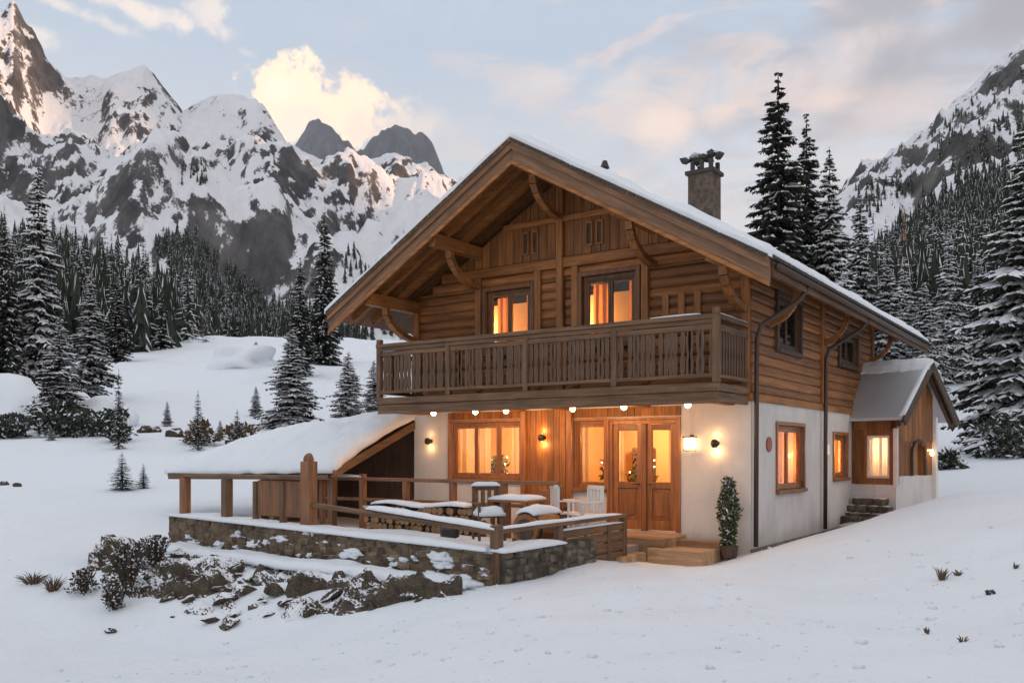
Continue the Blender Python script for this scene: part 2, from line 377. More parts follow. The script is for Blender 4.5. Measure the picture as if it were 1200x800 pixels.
def tag(o, label, cat, group=None, kind=None):
    if label: o['label'] = label
    if cat: o['category'] = cat
    if group: o['group'] = group
    if kind: o['kind'] = kind
    return o
def thing(name, label, cat, loc=(0, 0, 0), rz=0, group=None):
    o = bpy.data.objects.new(name, None); C.objects.link(o); o.empty_display_size = .3
    o.location = loc; o.rotation_euler = (0, 0, rz); return tag(o, label, cat, group)
def relabel(o, l): o['label'] = l
def dup(root, loc, rz=0, sc=1, label=None, group=None):
    r = root.copy(); C.objects.link(r); r.location = loc; r.rotation_euler = (0, 0, rz)
    r.scale = sc if isinstance(sc, tuple) else (sc, sc, sc)
    if label: r['label'] = label
    if group: r['group'] = group
    for ch in root.children:
        c = ch.copy(); C.objects.link(c); c.parent = r
        for g in ch.children: d = g.copy(); C.objects.link(d); d.parent = c
    return r
def P(px, py, Y): return Vector(((px - 600) / FPX * Y, Y, EZ - (py - HY) / FPX * Y))

# house frame: origin at the front right corner, +x along the facade to the right, +y into the house
HA = Vector((.82223, -.56916, 0)); HB = Vector((.56916, .82223, 0)); HO = Vector((4.204, 15.6, 0)); HRZ = math.atan2(HA.y, HA.x)
def H2W(x, y, z=0): return HO + HA * x + HB * y + Vector((0, 0, z))

# ------------------------------------------------------------------ ground
CP = [ # px, py, distance
 (-300,760,10.5),(0,790,9.6),(200,800,9.0),(400,800,8.2),(600,800,6.9),(800,800,6.6),(1000,800,6.3),(1200,800,5.8),(1500,790,6),
 (0,710,13),(140,742,12.2),(240,748,11.6),(340,742,11.2),(440,718,11.3),(540,697,11.4),(620,700,10.6),(600,740,8.8),(750,672,12.7),(880,653,14.0),(940,634,14.9),
 (1000,617,15.9),(1060,599,16.8),(1135,580,17.3),(1200,574,16.5),(1320,560,16),(1200,700,8.8),(1050,690,10.0),(880,730,8.6),(750,730,8.8),(1400,680,8),
 (190,646,15.2),(300,660,14.1),(420,676,12.8),(500,684,12.2),
 (0,640,16),(0,600,20),(100,600,20.5),(150,640,16.5),(0,550,30),(100,560,27),(0,520,38),(120,520,38),(200,520,38),(300,505,45),(60,500,46),
 (0,470,55),(120,470,56),(230,470,58),(330,470,58),(200,432,80),(350,427,82),(0,428,80),(110,424,82),(-200,420,80),(420,425,82),(430,460,60),(-300,560,30),
 (1110,603,24),(1200,556,26),(1150,542,30),(1200,524,38),(1120,470,55),(1200,438,62),(1110,438,66),(1350,500,40),(1400,420,66),(1120,560,27),
 (760,536,40),(600,536,40),(760,470,75),(960,470,75),(960,530,40),(600,450,80),
]
ctrl = [(tuple(P(*c))) for c in CP]
for (x, y, z) in [(-2, -3, .12), (-5, -3, .12), (-7.5, -3, .16), (-4, 3, .05), (-1, 6, .05), (3.2, 8.6, .30), (-8.6, 1, .25), (-12, -1, .35), (-1, -2, -.12), (0, -1, -.02), (-2, -4.6, .05), (2.5, 12, .6), (-5, 12, 1.0), (.7, 4, -.05), (.6, 6.5, 0)]:
    p = H2W(x, y, z); ctrl.append(tuple(p))
for (x, y, z) in [(0, 3, .3), (-5, 4, .1), (6, 4, .5), (-60, 10, 1), (60, 10, 4), (0, 150, 20), (-100, 150, 22), (100, 150, 24), (0, 400, 34), (-300, 400, 34), (300, 400, 40), (0, 3000, 60), (2500, 3000, 60), (-2500, 3000, 60)]:
    ctrl.append((x, y, z))
ctrl = np.array(ctrl)
def wq(X, Y):
    Yc = np.maximum(Y, 3.0)
    return np.stack([np.clip(X / (Yc + 2), -2.2, 2.2) * 2.2, np.log(Yc) * 1.6], -1)
Q = wq(ctrl[:, 0], ctrl[:, 1])
def phi(r): return r * r * np.log(r + 1e-9)
n = len(Q); A = np.zeros((n + 3, n + 3)); D_ = np.linalg.norm(Q[:, None] - Q[None], axis=-1)
A[:n, :n] = phi(D_) + np.eye(n) * 1e-3; A[:n, n] = 1; A[:n, n + 1:] = Q; A[n, :n] = 1; A[n + 1:, :n] = Q.T
zc = ctrl[:, 2] - EZ; zc = zc / (ctrl[:, 1] + 4)           # interpolate the slope as seen, keeps scale
cf = np.linalg.solve(A, np.concatenate([zc, [0, 0, 0]]))
def gz(X, Y):
    X = np.atleast_1d(np.asarray(X, float)); Y = np.atleast_1d(np.asarray(Y, float))
    q = wq(X, Y); out = np.empty(len(q))
    for i in range(0, len(q), 4000):
        d = np.linalg.norm(q[i:i + 4000, None] - Q[None], axis=-1)
        out[i:i + 4000] = phi(d) @ cf[:n] + cf[n] + q[i:i + 4000] @ cf[n + 1:]
    return out * (np.maximum(Y, 3.0) + 4) + EZ
ys = np.concatenate([np.linspace(-12, 4.5, 16), 5 * (3000 / 5) ** (np.linspace(0, 1, 330) ** 1.12)])
us = np.sinh(np.linspace(-2.2, 2.2, 301)) / np.sinh(2.2) * 1.5
GX = []; GY = []
for y in ys:
    wd = max(y, 0) + 9
    for u_ in us: GX.append(u_ * wd); GY.append(y)
GX = np.array(GX); GY = np.array(GY); GZ = gz(GX, GY)
for i in range(len(GX)):
    v = Vector((GX[i], GY[i], 0)); Yd = max(GY[i], 5)
    GZ[i] += .10 * noise.noise(v * .35) * min(1, Yd / 20 + .35) + .035 * noise.noise(v * 1.3) + .012 * noise.noise(v * 3.1) + (.035 * noise.noise(Vector((v.x * .5 + v.y * .3, v.y * 1.6, 0))) + .05 * noise.noise(v * .8 + Vector((9, 0, 0)))) * min(1, 6 / max(Yd, 6) + .35)
    if Yd > 25: GZ[i] += min(1, (Yd - 25) / 40) * (.5 * noise.noise(v * .08) + .3 * noise.noise(v * .22))
mb = MB(); mb.v = list(zip(GX, GY, GZ)); nx = len(us)
for j in range(len(ys) - 1):
    for i in range(nx - 1): a = j * nx + i; mb.f.append((a, a + 1, a + nx + 1, a + nx))
mb.mi = [0] * len(mb.f)
ground = mb.build('snow_ground', snow, smooth=True); tag(ground, 'smooth untouched snow covering the meadow', None, kind='structure')
GV, GF = mb.v, mb.f
gbvh = BVHTree.FromPolygons(GV, GF)
def gnd(x, y):
    h = gbvh.ray_cast(Vector((x, y, 500)), Vector((0, 0, -1))); return h[0].z if h[0] else 0
def on_ground(px, Y): x = (px - 600) / FPX * Y; return Vector((x, Y, gnd(x, Y)))

# ------------------------------------------------------------------ mountains
def mountain(name, ridge, D, Yn, zn, mtl, px0, px1, nc, nr, amp, scl, seed, power=1.35, back=1.6, dvar=.0, label=None, warp=0):
    rx = np.array([r[0] for r in ridge], float); ry = np.array([r[1] for r in ridge], float)
    cols = np.linspace(px0, px1, nc); V = []
    hts = np.interp(cols, rx, ry)
    ts = np.concatenate([np.linspace(0, 1, int(nr * .8)), np.linspace(1, 1 + back - 1, nr - int(nr * .8) + 1)[1:]])
    for t in ts:
        for c, hy0 in zip(cols, hts):
            cw = c + warp * (1 - min(t, 1)) * noise.noise(Vector((c * .006, t * 3.1, seed))) * 2 + warp * .3 * (1 - min(t, 1)) * noise.noise(Vector((c * .02, t * 9, seed)))
            hy = np.interp(cw, rx, ry) if warp else hy0
            d = D * (1 + dvar * math.sin(c * .013 + seed))
            Y = Yn + (d - Yn) * t; X = (c - 600) / FPX * Y
            top = EZ + (HY - hy) / FPX * d
            z0 = zn
            if t <= 1: z = z0 + (top - z0) * (t ** power)
            else: z = top - (t - 1) * (d - Yn) * .7
            q = Vector((X / scl, Y / scl, seed * 3.7))
            e = amp * (min(1, t * 2.2)) * (1 - .72 * math.exp(-((t - 1) / .12) ** 2))
            rn = noise.ridged_multi_fractal(q, 1.0, 2.1, 7, 1.0, 2.0) - 1.15
            z += e * rn * .55 + e * .35 * noise.noise(q * 3)
            r2 = noise.fractal(Vector((X, Y, 0)) / (scl * .16), 1.0, 2.0, 4)
            z += amp * .07 * r2 * min(1, t * 4)
            q2 = Vector((X / scl * 3.7, Y / scl * 2.2, seed * 1.7)); z += e * .20 * (noise.ridged_multi_fractal(q2, .9, 2.1, 5, 1.0, 2.0) - 1.1)
            V.append((X, Y, z))
    m_ = MB(); m_.v = V
    for j in range(len(ts) - 1):
        for i in range(nc - 1): a = j * nc + i; m_.f.append((a, a + 1, a + nc + 1, a + nc))
    m_.mi = [0] * len(m_.f)
    o = m_.build(name, mtl, smooth=True); tag(o, label, None, kind='structure'); return o, BVHTree.FromPolygons(m_.v, m_.f)
LR = [(-420,60),(-150,-60),(-60,-10),(-20,20),(2,22),(14,14),(24,34),(38,52),(52,84),(75,101),(120,98),(150,86),(170,79),(190,95),(214,127),(235,127),(262,118),(285,112),(300,112),(315,130),(338,166),(365,182),(400,190),(440,184),(470,174),(500,192),(530,212),(560,250),(610,300),(700,350),(900,380)]
mtl_, mL = mountain('mountain', LR, 1400, 240, 18, mtn_m, -420, 760, 520, 320, 135, 330, 2, 1.25, 1.35, warp=90, label='jagged snowy mountain range with dark rock faces behind the meadow')
RR = [(780,380),(900,330),(960,262),(995,217),(1020,196),(1050,187),(1075,167),(1105,122),(1130,102),(1160,76),(1200,52),(1300,10),(1450,70),(1700,150)]
_, mR = mountain('mountain', RR, 1000, 130, 18, mtn2_m, 780, 1700, 330, 220, 75, 210, 5, 1.2, 1.35, label='steep snowy mountain side with dark trees rising on the right')
FR = [(300,260),(345,182),(362,160),(372,150),(380,147),(392,157),(405,170),(418,186),(432,176),(447,160),(465,152),(485,156),(498,160),(508,178),(520,205),(560,240),(620,330)]
mountain('mountain', FR, 5200, 3300, 200, far_m, 300, 620, 220, 120, 520, 620, 9, 1.3, 1.3, label='pale blue distant peaks showing over the snowy ridge')
def sun_block_ridge(X0, hw, y0, y1, top, notch, label):  # added ridge out of view that blocks the sun; a notch lets a beam through
    m_ = MB(); NX, NY = 40, 150; V = []
    for j in range(NY + 1):
        Y = y0 + (y1 - y0) * j / NY
        h = top * (1 + .06 * noise.noise(Vector((Y / 400, X0, 0)))) * min(1, (j + .3) / 12, (NY - j + .3) / 12)
        if notch and Y < 200: h *= .55 + .45 * max(0, min(1, (Y - 0) / 200))
        if notch: h -= max(0, h - notch[2]) * math.exp(-((Y - notch[0]) / notch[1]) ** 4)
        for i in range(NX + 1):
            X = X0 + hw * (2 * i / NX - 1); t = 1 - abs(2 * i / NX - 1)
            V.append((X, Y, h * t ** 1.2 + 60 * (noise.ridged_multi_fractal(Vector((X / 300, Y / 300, 3)), 1, 2.1, 5, 1, 2) - 1.1) * min(1, 3 * t) * min(1, 4 * (1 - t) + .15)))
    m_.v = V
    for j in range(NY):
        for i in range(NX): a = j * (NX + 1) + i; m_.f.append((a, a + 1, a + NX + 2, a + NX + 1))
    m_.mi = [0] * len(m_.f); tag(m_.build('mountain', mtn2_m, smooth=True), label, None, kind='structure')
sun_block_ridge(2600, 900, -2300, 2200, 1400, (490, 195, 670), 'unseen snowy ridge added off to the right to block the sun, notched for the glow')  # added to shade the valley; its gap aims sunlight at one ridge
sun_block_ridge(3800, 1000, 3400, 4900, 3100, None, 'unseen high mountain added to the right to keep the sun off the far peaks')  # second added blocker, out of view, shading the distant peaks
HR = [(-420,150),(-100,262),(0,285),(60,290),(110,318),(160,330),(200,360),(235,395),(280,416),(340,424),(500,440),(700,460)]
_, hL = mountain('hill', HR, 230, 84, 9.5, snow, -420, 700, 200, 60, 4, 40, 3, 1.1, 1.5, label='snowy forest slope at the foot of the left mountain')
HR2 = [(760,440),(900,400),(980,350),(1040,322),(1100,300),(1160,290),(1230,250),(1500,170)]
_, hR = mountain('hill', HR2, 190, 68, 7.5, snow, 760, 1500, 150, 60, 4, 40, 4, 1.1, 1.5, label='snowy forest slope behind the porch on the right')

# ------------------------------------------------------------------ spruces
def spruce_mesh(seed, H, Rad, whorls, nb, twigs, snowy, needle=None, first=.06, sparse=0, twig_w=.16):
    rs = random.Random(seed); m_ = MB()
    u = lambda a, b: a + (b - a) * rs.random()
    for k in range(whorls):
        t = k / whorls; zl = H * (first + (1 - first) * (t ** .92)) + u(-.01, .01) * H
        L0 = Rad * (1 - t) ** .82 + .02 * Rad
        if t < .1: L0 *= .75 + 2.5 * t
        nbk = max(3, int(nb * (1 - .45 * t)))
        a0 = u(0, 6.28)
        lev = u(.74, 1.16); ph = u(0, 6.28)
        for b in range(nbk):
            if rs.random() < sparse: continue
            z = zl + u(-.8, .8) * H / whorls
            a = a0 + 6.283 * b / nbk + u(-.35, .35); L = L0 * lev * u(.66, 1.14) * (1 + .16 * math.sin(a * 1.0 + k * .35 + seed))
            ca, sa = math.cos(a), math.sin(a); dr = u(.30, .48) * (1 - .5 * t); ns = 4 if twigs > 1 else 2
            pts_ = []
            for i in range(ns + 1):
                s_ = i / ns; zz = z - L * dr * (s_ ** 1.1) + L * .10 * s_ ** 4 + .04 * L * math.sin(s_ * 3)
                pts_.append(Vector((ca * L * s_, sa * L * s_, zz)))
            side = Vector((-sa, ca, 0))
            # central frond
            for i in range(ns):
                w0 = .16 * L * (1 - i / ns) + .02; w1 = .16 * L * (1 - (i + 1) / ns) + .01
                p, q = pts_[i], pts_[i + 1]; dn = Vector((0, 0, -.35))
                m_.add([p, p + side * w0 + dn * w0, q + side * w1 + dn * w1, q, q - side * w1 + dn * w1, p - side * w0 + dn * w0], [(0, 1, 2, 3), (0, 3, 4, 5)])
            for i in range(twigs):
                s_ = .18 + .8 * (i + rs.random()) / max(1, twigs)
                fi = min(ns - 1, int(s_ * ns)); p = pts_[fi].lerp(pts_[fi + 1], s_ * ns - fi)
                tl = (.42 * L * (1 - s_ * .75) + .05 * Rad) * u(.7, 1.2)
                for sg in (-1, 1):
                    d = (Vector((ca, sa, 0)) * u(.5, .9) + side * sg * u(.6, 1) + Vector((0, 0, u(-.65, -.15)))).normalized()
                    wv = Vector((ca, sa, -.2)) * tl * twig_w
                    tip = p + d * tl; mid = p + d * tl * .5 + Vector((0, 0, .04 * tl))
                    m_.add([p, mid + wv, tip, mid - wv], [(0, 1, 2, 3)])
                    hg = mid + Vector((0, 0, -tl * u(.2, .42))); m_.add([p, mid + d * tl * .2, hg], [(0, 1, 2)])
                    if rs.random() < snowy * .55:
                        up = Vector((0, 0, .05 * tl + .012)); ww = wv * u(.7, 1.1)
                        m_.add([p + up, mid + ww + up * .4, tip * .97 + p * .03 + up * .5, mid - ww + up * .4, mid + up * 2.4], [(0, 1, 4), (1, 2, 4), (2, 3, 4), (3, 0, 4)], 1)
            if rs.random() < snowy:
                s0 = u(.12, .5); s1 = min(1, s0 + u(.3, .6)); K = 3; rows = []
                for i in range(K + 1):
                    s_ = s0 + (s1 - s0) * i / K; fi = min(ns - 1, int(s_ * ns)); p = pts_[fi].lerp(pts_[fi + 1], s_ * ns - fi)
                    wv = (.15 + .07 * (snowy > .8) + .07 * (snowy > 1.1)) * L * (1.05 - s_) * math.sin(math.pi * (i + .6) / (K + 1.2)) + .01
                    rows.append([p - side * wv + Vector((0, 0, -.25 * wv)), p + Vector((0, 0, .55 * wv + .015)), p + side * wv + Vector((0, 0, -.25 * wv))])
                vs = [q for r_ in rows for q in r_]
                m_.add(vs, [(i * 3 + j, i * 3 + j + 1, i * 3 + j + 4, i * 3 + j + 3) for i in range(K) for j in range(2)], 1)
    # leader
    m_.tube([(0, 0, H * .93), (0, 0, H * 1.01)], [.03 * Rad, .003], 4)
    me = bpy.data.meshes.new('crown'); me.from_pydata([tuple(v) for v in m_.v], [], m_.f); me.update()
    me.polygons.foreach_set('material_index', m_.mi); me.materials.append(needle or need_m); me.materials.append(snow_tree)
    tm = MB(); tm.tube([(0, 0, -.6), (0, 0, H * .1), (0, 0, H * .5), (0, 0, H * .97)], [Rad * .085, Rad * .07, Rad * .04, .01], 8)
    tme = bpy.data.meshes.new('trunk'); tme.from_pydata(tm.v, [], tm.f); tme.update(); tme.materials.append(bark)
    return me, tme
def tree(mesh, loc, sc, label, group=None, name='spruce_tree', cat='spruce tree', lean=0):
    r = thing(name, label, cat, loc, U(0, 6.28), group); r.scale = (sc[0], sc[0], sc[1]); r.rotation_euler[0] = lean
    for nm, me in (('crown', mesh[0]), ('trunk', mesh[1])):
        o = bpy.data.objects.new(nm, me); C.objects.link(o); o.parent = r
    return r
# near meshes are unit-ish: 10 m tall
spA = spruce_mesh(11, 10, 2.1, 48, 11, 8, .22, twig_w=.22)
spB = spruce_mesh(12, 10, 1.9, 42, 10, 7, .95, twig_w=.2)
spC = spruce_mesh(13, 10, 2.3, 44, 10, 7, 1.25, twig_w=.22)
spD = spruce_mesh(14, 10, 1.6, 38, 8, 5, .28)
spE = spruce_mesh(15, 10, 2.0, 24, 7, 3, .9, sparse=.15)
spG = spruce_mesh(16, 10, 1.7, 26, 8, 4, .1, needle=need_g)
def near(mesh, px, ptop, pbase, Y, width, label, lean=0, group=None):
    """tree whose top and foot show at these heights when it stands Y metres away"""
    b = on_ground(px, Y); foot = EZ - (pbase - HY) / FPX * Y
    b.z = min(b.z, foot); top = EZ - (ptop - HY) / FPX * Y
    h = top - b.z; ref = {id(spA): 2.1, id(spB): 1.9, id(spC): 2.3, id(spD): 1.6, id(spE): 2.0, id(spG): 1.7}[id(mesh)]
    wd = width / FPX * Y / 2
    return tree(mesh, b, (wd / ref, h / 10), label, group, lean=lean)
near(spC, 1212, 130, 520, 34, 215, 'huge snow-laden spruce cut by the right edge of the picture')
near(spA, 912, 88, 420, 55, 150, 'tallest dark spruce standing against the sky behind the roof')
near(spA, 945, 136, 420, 58, 100, 'dark spruce close against the right of the tallest one')
near(spB, 972, 174, 420, 56, 98, 'spruce with snow on its lower boughs, third from the chimney')
near(spB, 1008, 228, 430, 60, 76, 'shorter dark spruce just left of the golden larch')
near(spG, 1060, 243, 420, 78, 22, 'golden orange larch top glowing among the snowy spruces')
near(spB, 1040, 285, 440, 58, 66, 'snow-flecked spruce behind the roof end, below the golden larch')
near(spC, 1083, 330, 440, 56, 70, 'broad snowy spruce directly above the porch gable')
near(spC, 1112, 278, 430, 62, 66, 'tall snow-dusted spruce right of the porch gable peak')
near(spB, 1146, 300, 425, 70, 60, 'snowy spruce between the porch gable and the big right edge tree')
near(spC, 1060, 300, 425, 66, 60, 'grey snowy spruce right under the golden larch')
near(spB, 45, 195, 500, 52, 92, 'tall spruce speckled with snow rising above the left snow mound')
near(spB, 70, 372, 505, 43, 74, 'snow-draped young spruce leaning out beside the left snow boulder')
near(spA, 6, 262, 480, 50, 70, 'dark spruce cut by the left edge of the picture')
near(spB, 106, 318, 462, 56, 62, 'snowy spruce at the right end of the left snow mound')
near(spA, 138, 325, 425, 84, 46, 'dark spruce at the edge of the forest right of the snow mound')
near(spC, 342, 385, 512, 46, 82, 'snow-laden spruce left of the house above the shed roof')
near(spA, 352, 303, 440, 70, 46, 'slim dark spruce rising behind the snow-laden one by the shed')
near(spA, 380, 250, 430, 80, 52, 'tall dark spruce with bare top left of the roof eave')
near(spC, 408, 412, 480, 44, 58, 'small snow-covered spruce tucked beside the balcony end')
near(spB, 438, 422, 490, 48, 44, 'small snowy spruce half hidden by the balcony end')
near(spB, 300, 400, 424, 90, 20, 'little spruce on the far edge of the meadow below the cliffs')
near(spC, 1160, 440, 525, 40, 60, 'low snowy spruce at the foot of the big right edge tree')
# saplings in the meadow
near(spD, 232, 458, 515, 36, 24, 'thin spruce sapling in the meadow left of the shed roof')
near(spD, 278, 480, 516, 36, 26, 'stubby spruce sapling nearest the shed roof')
near(spD, 139, 433, 518, 36, 22, 'thin tall sapling at the right foot of the snow mound')
near(spD, 143, 530, 572, 24.5, 34, 'small bushy spruce alone in the snow in front of the mound')
near(spD, 168, 543, 566, 25, 18, 'tiny spruce seedling right beside the lone bushy one')

farM = [spruce_mesh(30 + i, 10, 1.5 + .15 * i, 15, 7, 2, .75) for i in range(4)]
farB = [spruce_mesh(40 + i, 10, 1.9, 11, 6, 1, .25, needle=need_b) for i in range(2)]
def scatter(poly, bvh, count, h0, h1, meshes, label, group, rng, zmax=None, sep=5, name='spruce_tree', cat='spruce tree', wide=1.0):
    xs = [p[0] for p in poly]; ysn = [p[1] for p in poly]; done = 0; tries = 0; pos = []
    def inside(x, y):
        c = False
        for i in range(len(poly)):
            x1, y1 = poly[i]; x2, y2 = poly[i - 1]
            if (y1 > y) != (y2 > y) and x < (x2 - x1) * (y - y1) / (y2 - y1) + x1: c = not c
        return c
    while done < count and tries < count * 60:
        tries += 1; px, py = rng.uniform(min(xs), max(xs)), rng.uniform(min(ysn), max(ysn))
        if not inside(px, py): continue
        h = bvh.ray_cast(Vector((0, 0, EZ)), Vector(((px - 600) / FPX, 1, (HY - py) / FPX)).normalized())
        if not h[0]: continue
        if any((px - a) ** 2 + ((py - b) * 1.6) ** 2 < sep * sep for a, b in pos): continue
        pos.append((px, py)); ht = rng.uniform(h0, h1); w_ = rng.uniform(.85, 1.2) * wide; me = rng.choice(meshes)
        done += 1
        yield h[0], ht, w_, me, rng.uniform(0, 6.28)
def forest_things(poly, bvh, count, h0, h1, meshes, label, group, seed, sep=5, wide=1.0, cat='spruce tree', name='spruce_tree'):
    for p, ht, w_, me, rz in scatter(poly, bvh, count, h0, h1, meshes, label, group, random.Random(seed), sep=sep, wide=wide):
        o = bpy.data.objects.new(name, me[0]); C.objects.link(o); s_ = ht / 10
        o.location = p - Vector((0, 0, ht * .05)); o.scale = (s_ * w_, s_ * w_, s_); o.rotation_euler = (0, 0, rz)
        tag(o, label, cat, group)
forest_things([(-30,290),(0,290),(60,296),(110,322),(160,334),(200,364),(235,398),(262,418),(200,424),(-30,424)], hL, 105, 7, 15, farM, 'dark snow-dusted spruce in the dense forest covering the left foot slope', 'spruces of the left foot slope', 1, 9)
forest_things([(150,370),(200,362),(245,395),(255,418),(165,420)], hL, 22, 5, 8, farB, 'brown bare-looking larch at the foot of the left forest slope', 'brown larches at the foot of the left forest', 2, 7, cat='larch', name='larch_tree')
forest_things([(1010,330),(1050,318),(1100,300),(1160,292),(1200,270),(1200,420),(1110,430),(1020,430)], hR, 60, 7, 15, farM, 'snow-dusted spruce in the forest behind the porch and house', 'spruces of the right foot slope', 3, 9)
forest_things([(185,285),(220,275),(245,300),(330,362),(392,352),(420,400),(240,402)], mL, 75, 9, 19, farM, 'distant dark spruce in the forest belt on the lower mountain flank', 'spruces of the mountain flank belt', 4, 6)
# the rest of the mountain forest: one mass
fm = MB(); rng = random.Random(77)
def cone_tree(m_, p, h, rng):
    r = h * rng.uniform(.12, .19); lv = 7
    for k in range(lv):
        z0 = p.z + h * (k / lv) * .92; z1 = p.z + h * min(1, (k + 1.9) / lv); rr = r * (1 - k / lv) ** .8 * rng.uniform(.8, 1.2); a0 = rng.uniform(0, 6)
        vs = []
        for i in range(10):
            q = rr * (rng.uniform(.8, 1.35) if i % 2 else .45); vs.append((p.x + math.cos(a0 + i * .6283) * q, p.y + math.sin(a0 + i * .6283) * q, z0 - (rng.uniform(.0, .07) * h if i % 2 else -.02 * h)))
        vs.append((p.x, p.y, z1))
        m_.add(vs, [(i, (i + 1) % 10, 10) for i in range(10)], 0)
        for q_ in range(2):
            if rng.random() < .8:
                i = rng.randrange(5) * 2 + 1; A = Vector(vs[i]); T = Vector(vs[10]); B1 = Vector(vs[i - 1]); B2 = Vector(vs[(i + 1) % 10]); up = Vector((0, 0, .012 * h))
                m_.add([A.lerp(T, .1) + up, A.lerp(T, .55).lerp(B1, .25) + up, A.lerp(T, .6) + up * 2, A.lerp(T, .5).lerp(B2, .25) + up], [(0, 1, 2), (0, 2, 3)], 1)
for poly, bv, cnt, h0, h1 in [
    ([(180,285),(222,272),(250,305),(330,365),(400,365),(440,405),(230,404)], mL, 520, 8, 14),
    ([(-30,275),(60,285),(150,300),(190,330),(190,350),(0,330)], mL, 120, 10, 16),
    ([(400,290),(450,320),(480,400),(410,400)], mL, 60, 9, 14),
    ([(205,200),(240,190),(245,215),(215,222)], mL, 20, 6, 9),
    ([(1040,290),(1060,262),(1110,250),(1165,215),(1200,230),(1200,300),(1010,330)], mR, 480, 8, 13),
    ([(1085,170),(1110,135),(1200,70),(1200,100),(1100,190)], mR, 40, 5, 8),
    ([(1070,240),(1200,120),(1200,220),(1090,270)], mR, 110, 6, 10),
    ([(1000,225),(1050,200),(1080,225),(1010,262)], mR, 30, 6, 9),
    ([(-30,310),(60,316),(160,344),(235,398),(200,424),(-30,424)], hL, 300, 7, 11),
    ([(1010,340),(1100,310),(1200,280),(1200,425),(1020,430)], hR, 260, 7, 11)]:
    for p, ht, w_, me, rz in scatter(poly, bv, cnt, h0, h1, [0], '', '', rng, sep=1.2): cone_tree(fm, p, ht, rng)
tag(fm.build('forest', [need_m, snow_tree]), 'far dark conifer forest clinging to the lower mountain sides', 'forest', kind='stuff')

# ------------------------------------------------------------------ the chalet
WD, DP, Z1, APX, AZ, PIT = 7.8, 9.0, 2.72, -3.9, 7.42, .575
house = thing('chalet', 'wooden alpine chalet with white ground floor, carved balcony and snowy gable roof', 'house', tuple(HO), HRZ)
def wallgrid(mb, fn, u0, u1, w0, w1, holes, th, mi=0):
    us_ = sorted({u0, u1} | {h[0] for h in holes} | {h[2] for h in holes}); ws_ = sorted({w0, w1} | {h[1] for h in holes} | {h[3] for h in holes})
    def solid(i, j):
        if i < 0 or j < 0 or i >= len(us_) - 1 or j >= len(ws_) - 1: return False
        cu, cw = (us_[i] + us_[i + 1]) / 2, (ws_[j] + ws_[j + 1]) / 2
        return not any(h[0] < cu < h[2] and h[1] < cw < h[3] for h in holes)
    for i in range(len(us_) - 1):
        for j in range(len(ws_) - 1):
            if not solid(i, j): continue
            a, b, c, d = us_[i], us_[i + 1], ws_[j], ws_[j + 1]
            mb.add([fn(a, c, 0), fn(b, c, 0), fn(b, d, 0), fn(a, d, 0), fn(a, c, th), fn(b, c, th), fn(b, d, th), fn(a, d, th)],
                   [(0, 1, 2, 3), (7, 6, 5, 4)] + ([] if solid(i - 1, j) else [(0, 3, 7, 4)]) + ([] if solid(i + 1, j) else [(1, 5, 6, 2)]) +
                   ([] if solid(i, j - 1) else [(0, 4, 5, 1)]) + ([] if solid(i, j + 1) else [(3, 2, 6, 7)]), mi)
front = lambda u_, w_, d: (u_, d, w_)
sidef = lambda u_, w_, d: (-d, u_, w_)          # u = local y, right hand wall (x = 0)
# openings (x0,z0,x1,z1)
FG = [(-6.75, 1.24, -4.86, 2.44), (-3.62, 1.10, -2.86, 2.42), (-2.82, .32, -1.37, 2.42)]
FU = [(-5.75, 3.92, -4.62, 5.20), (-3.40, 3.92, -2.22, 5.26)]
SG = [(1.40, 1.08, 3.08, 2.32), (5.35, 1.22, 6.50, 2.20)]
SU = [(1.35, 3.78, 2.75, 4.76), (5.75, 3.86, 7.35, 4.56)]
mb = MB(); wallgrid(mb, front, -WD, 0, -.3, Z1, FG, .3); wallgrid(mb, sidef, .3, DP, -.3, Z1, SG, .3)
mb.box(-WD, .3, -.3, -WD + .3, DP, Z1); mb.box(-WD + .3, DP - .3, -.3, -.3, DP - .002, Z1)
mb.build('stucco_wall', stucco, house)
# plinth
mb = MB(); mb.box(.003, -.04, -.3, .05, DP, .10); mb.build('plinth', stone, house, bev=.01)
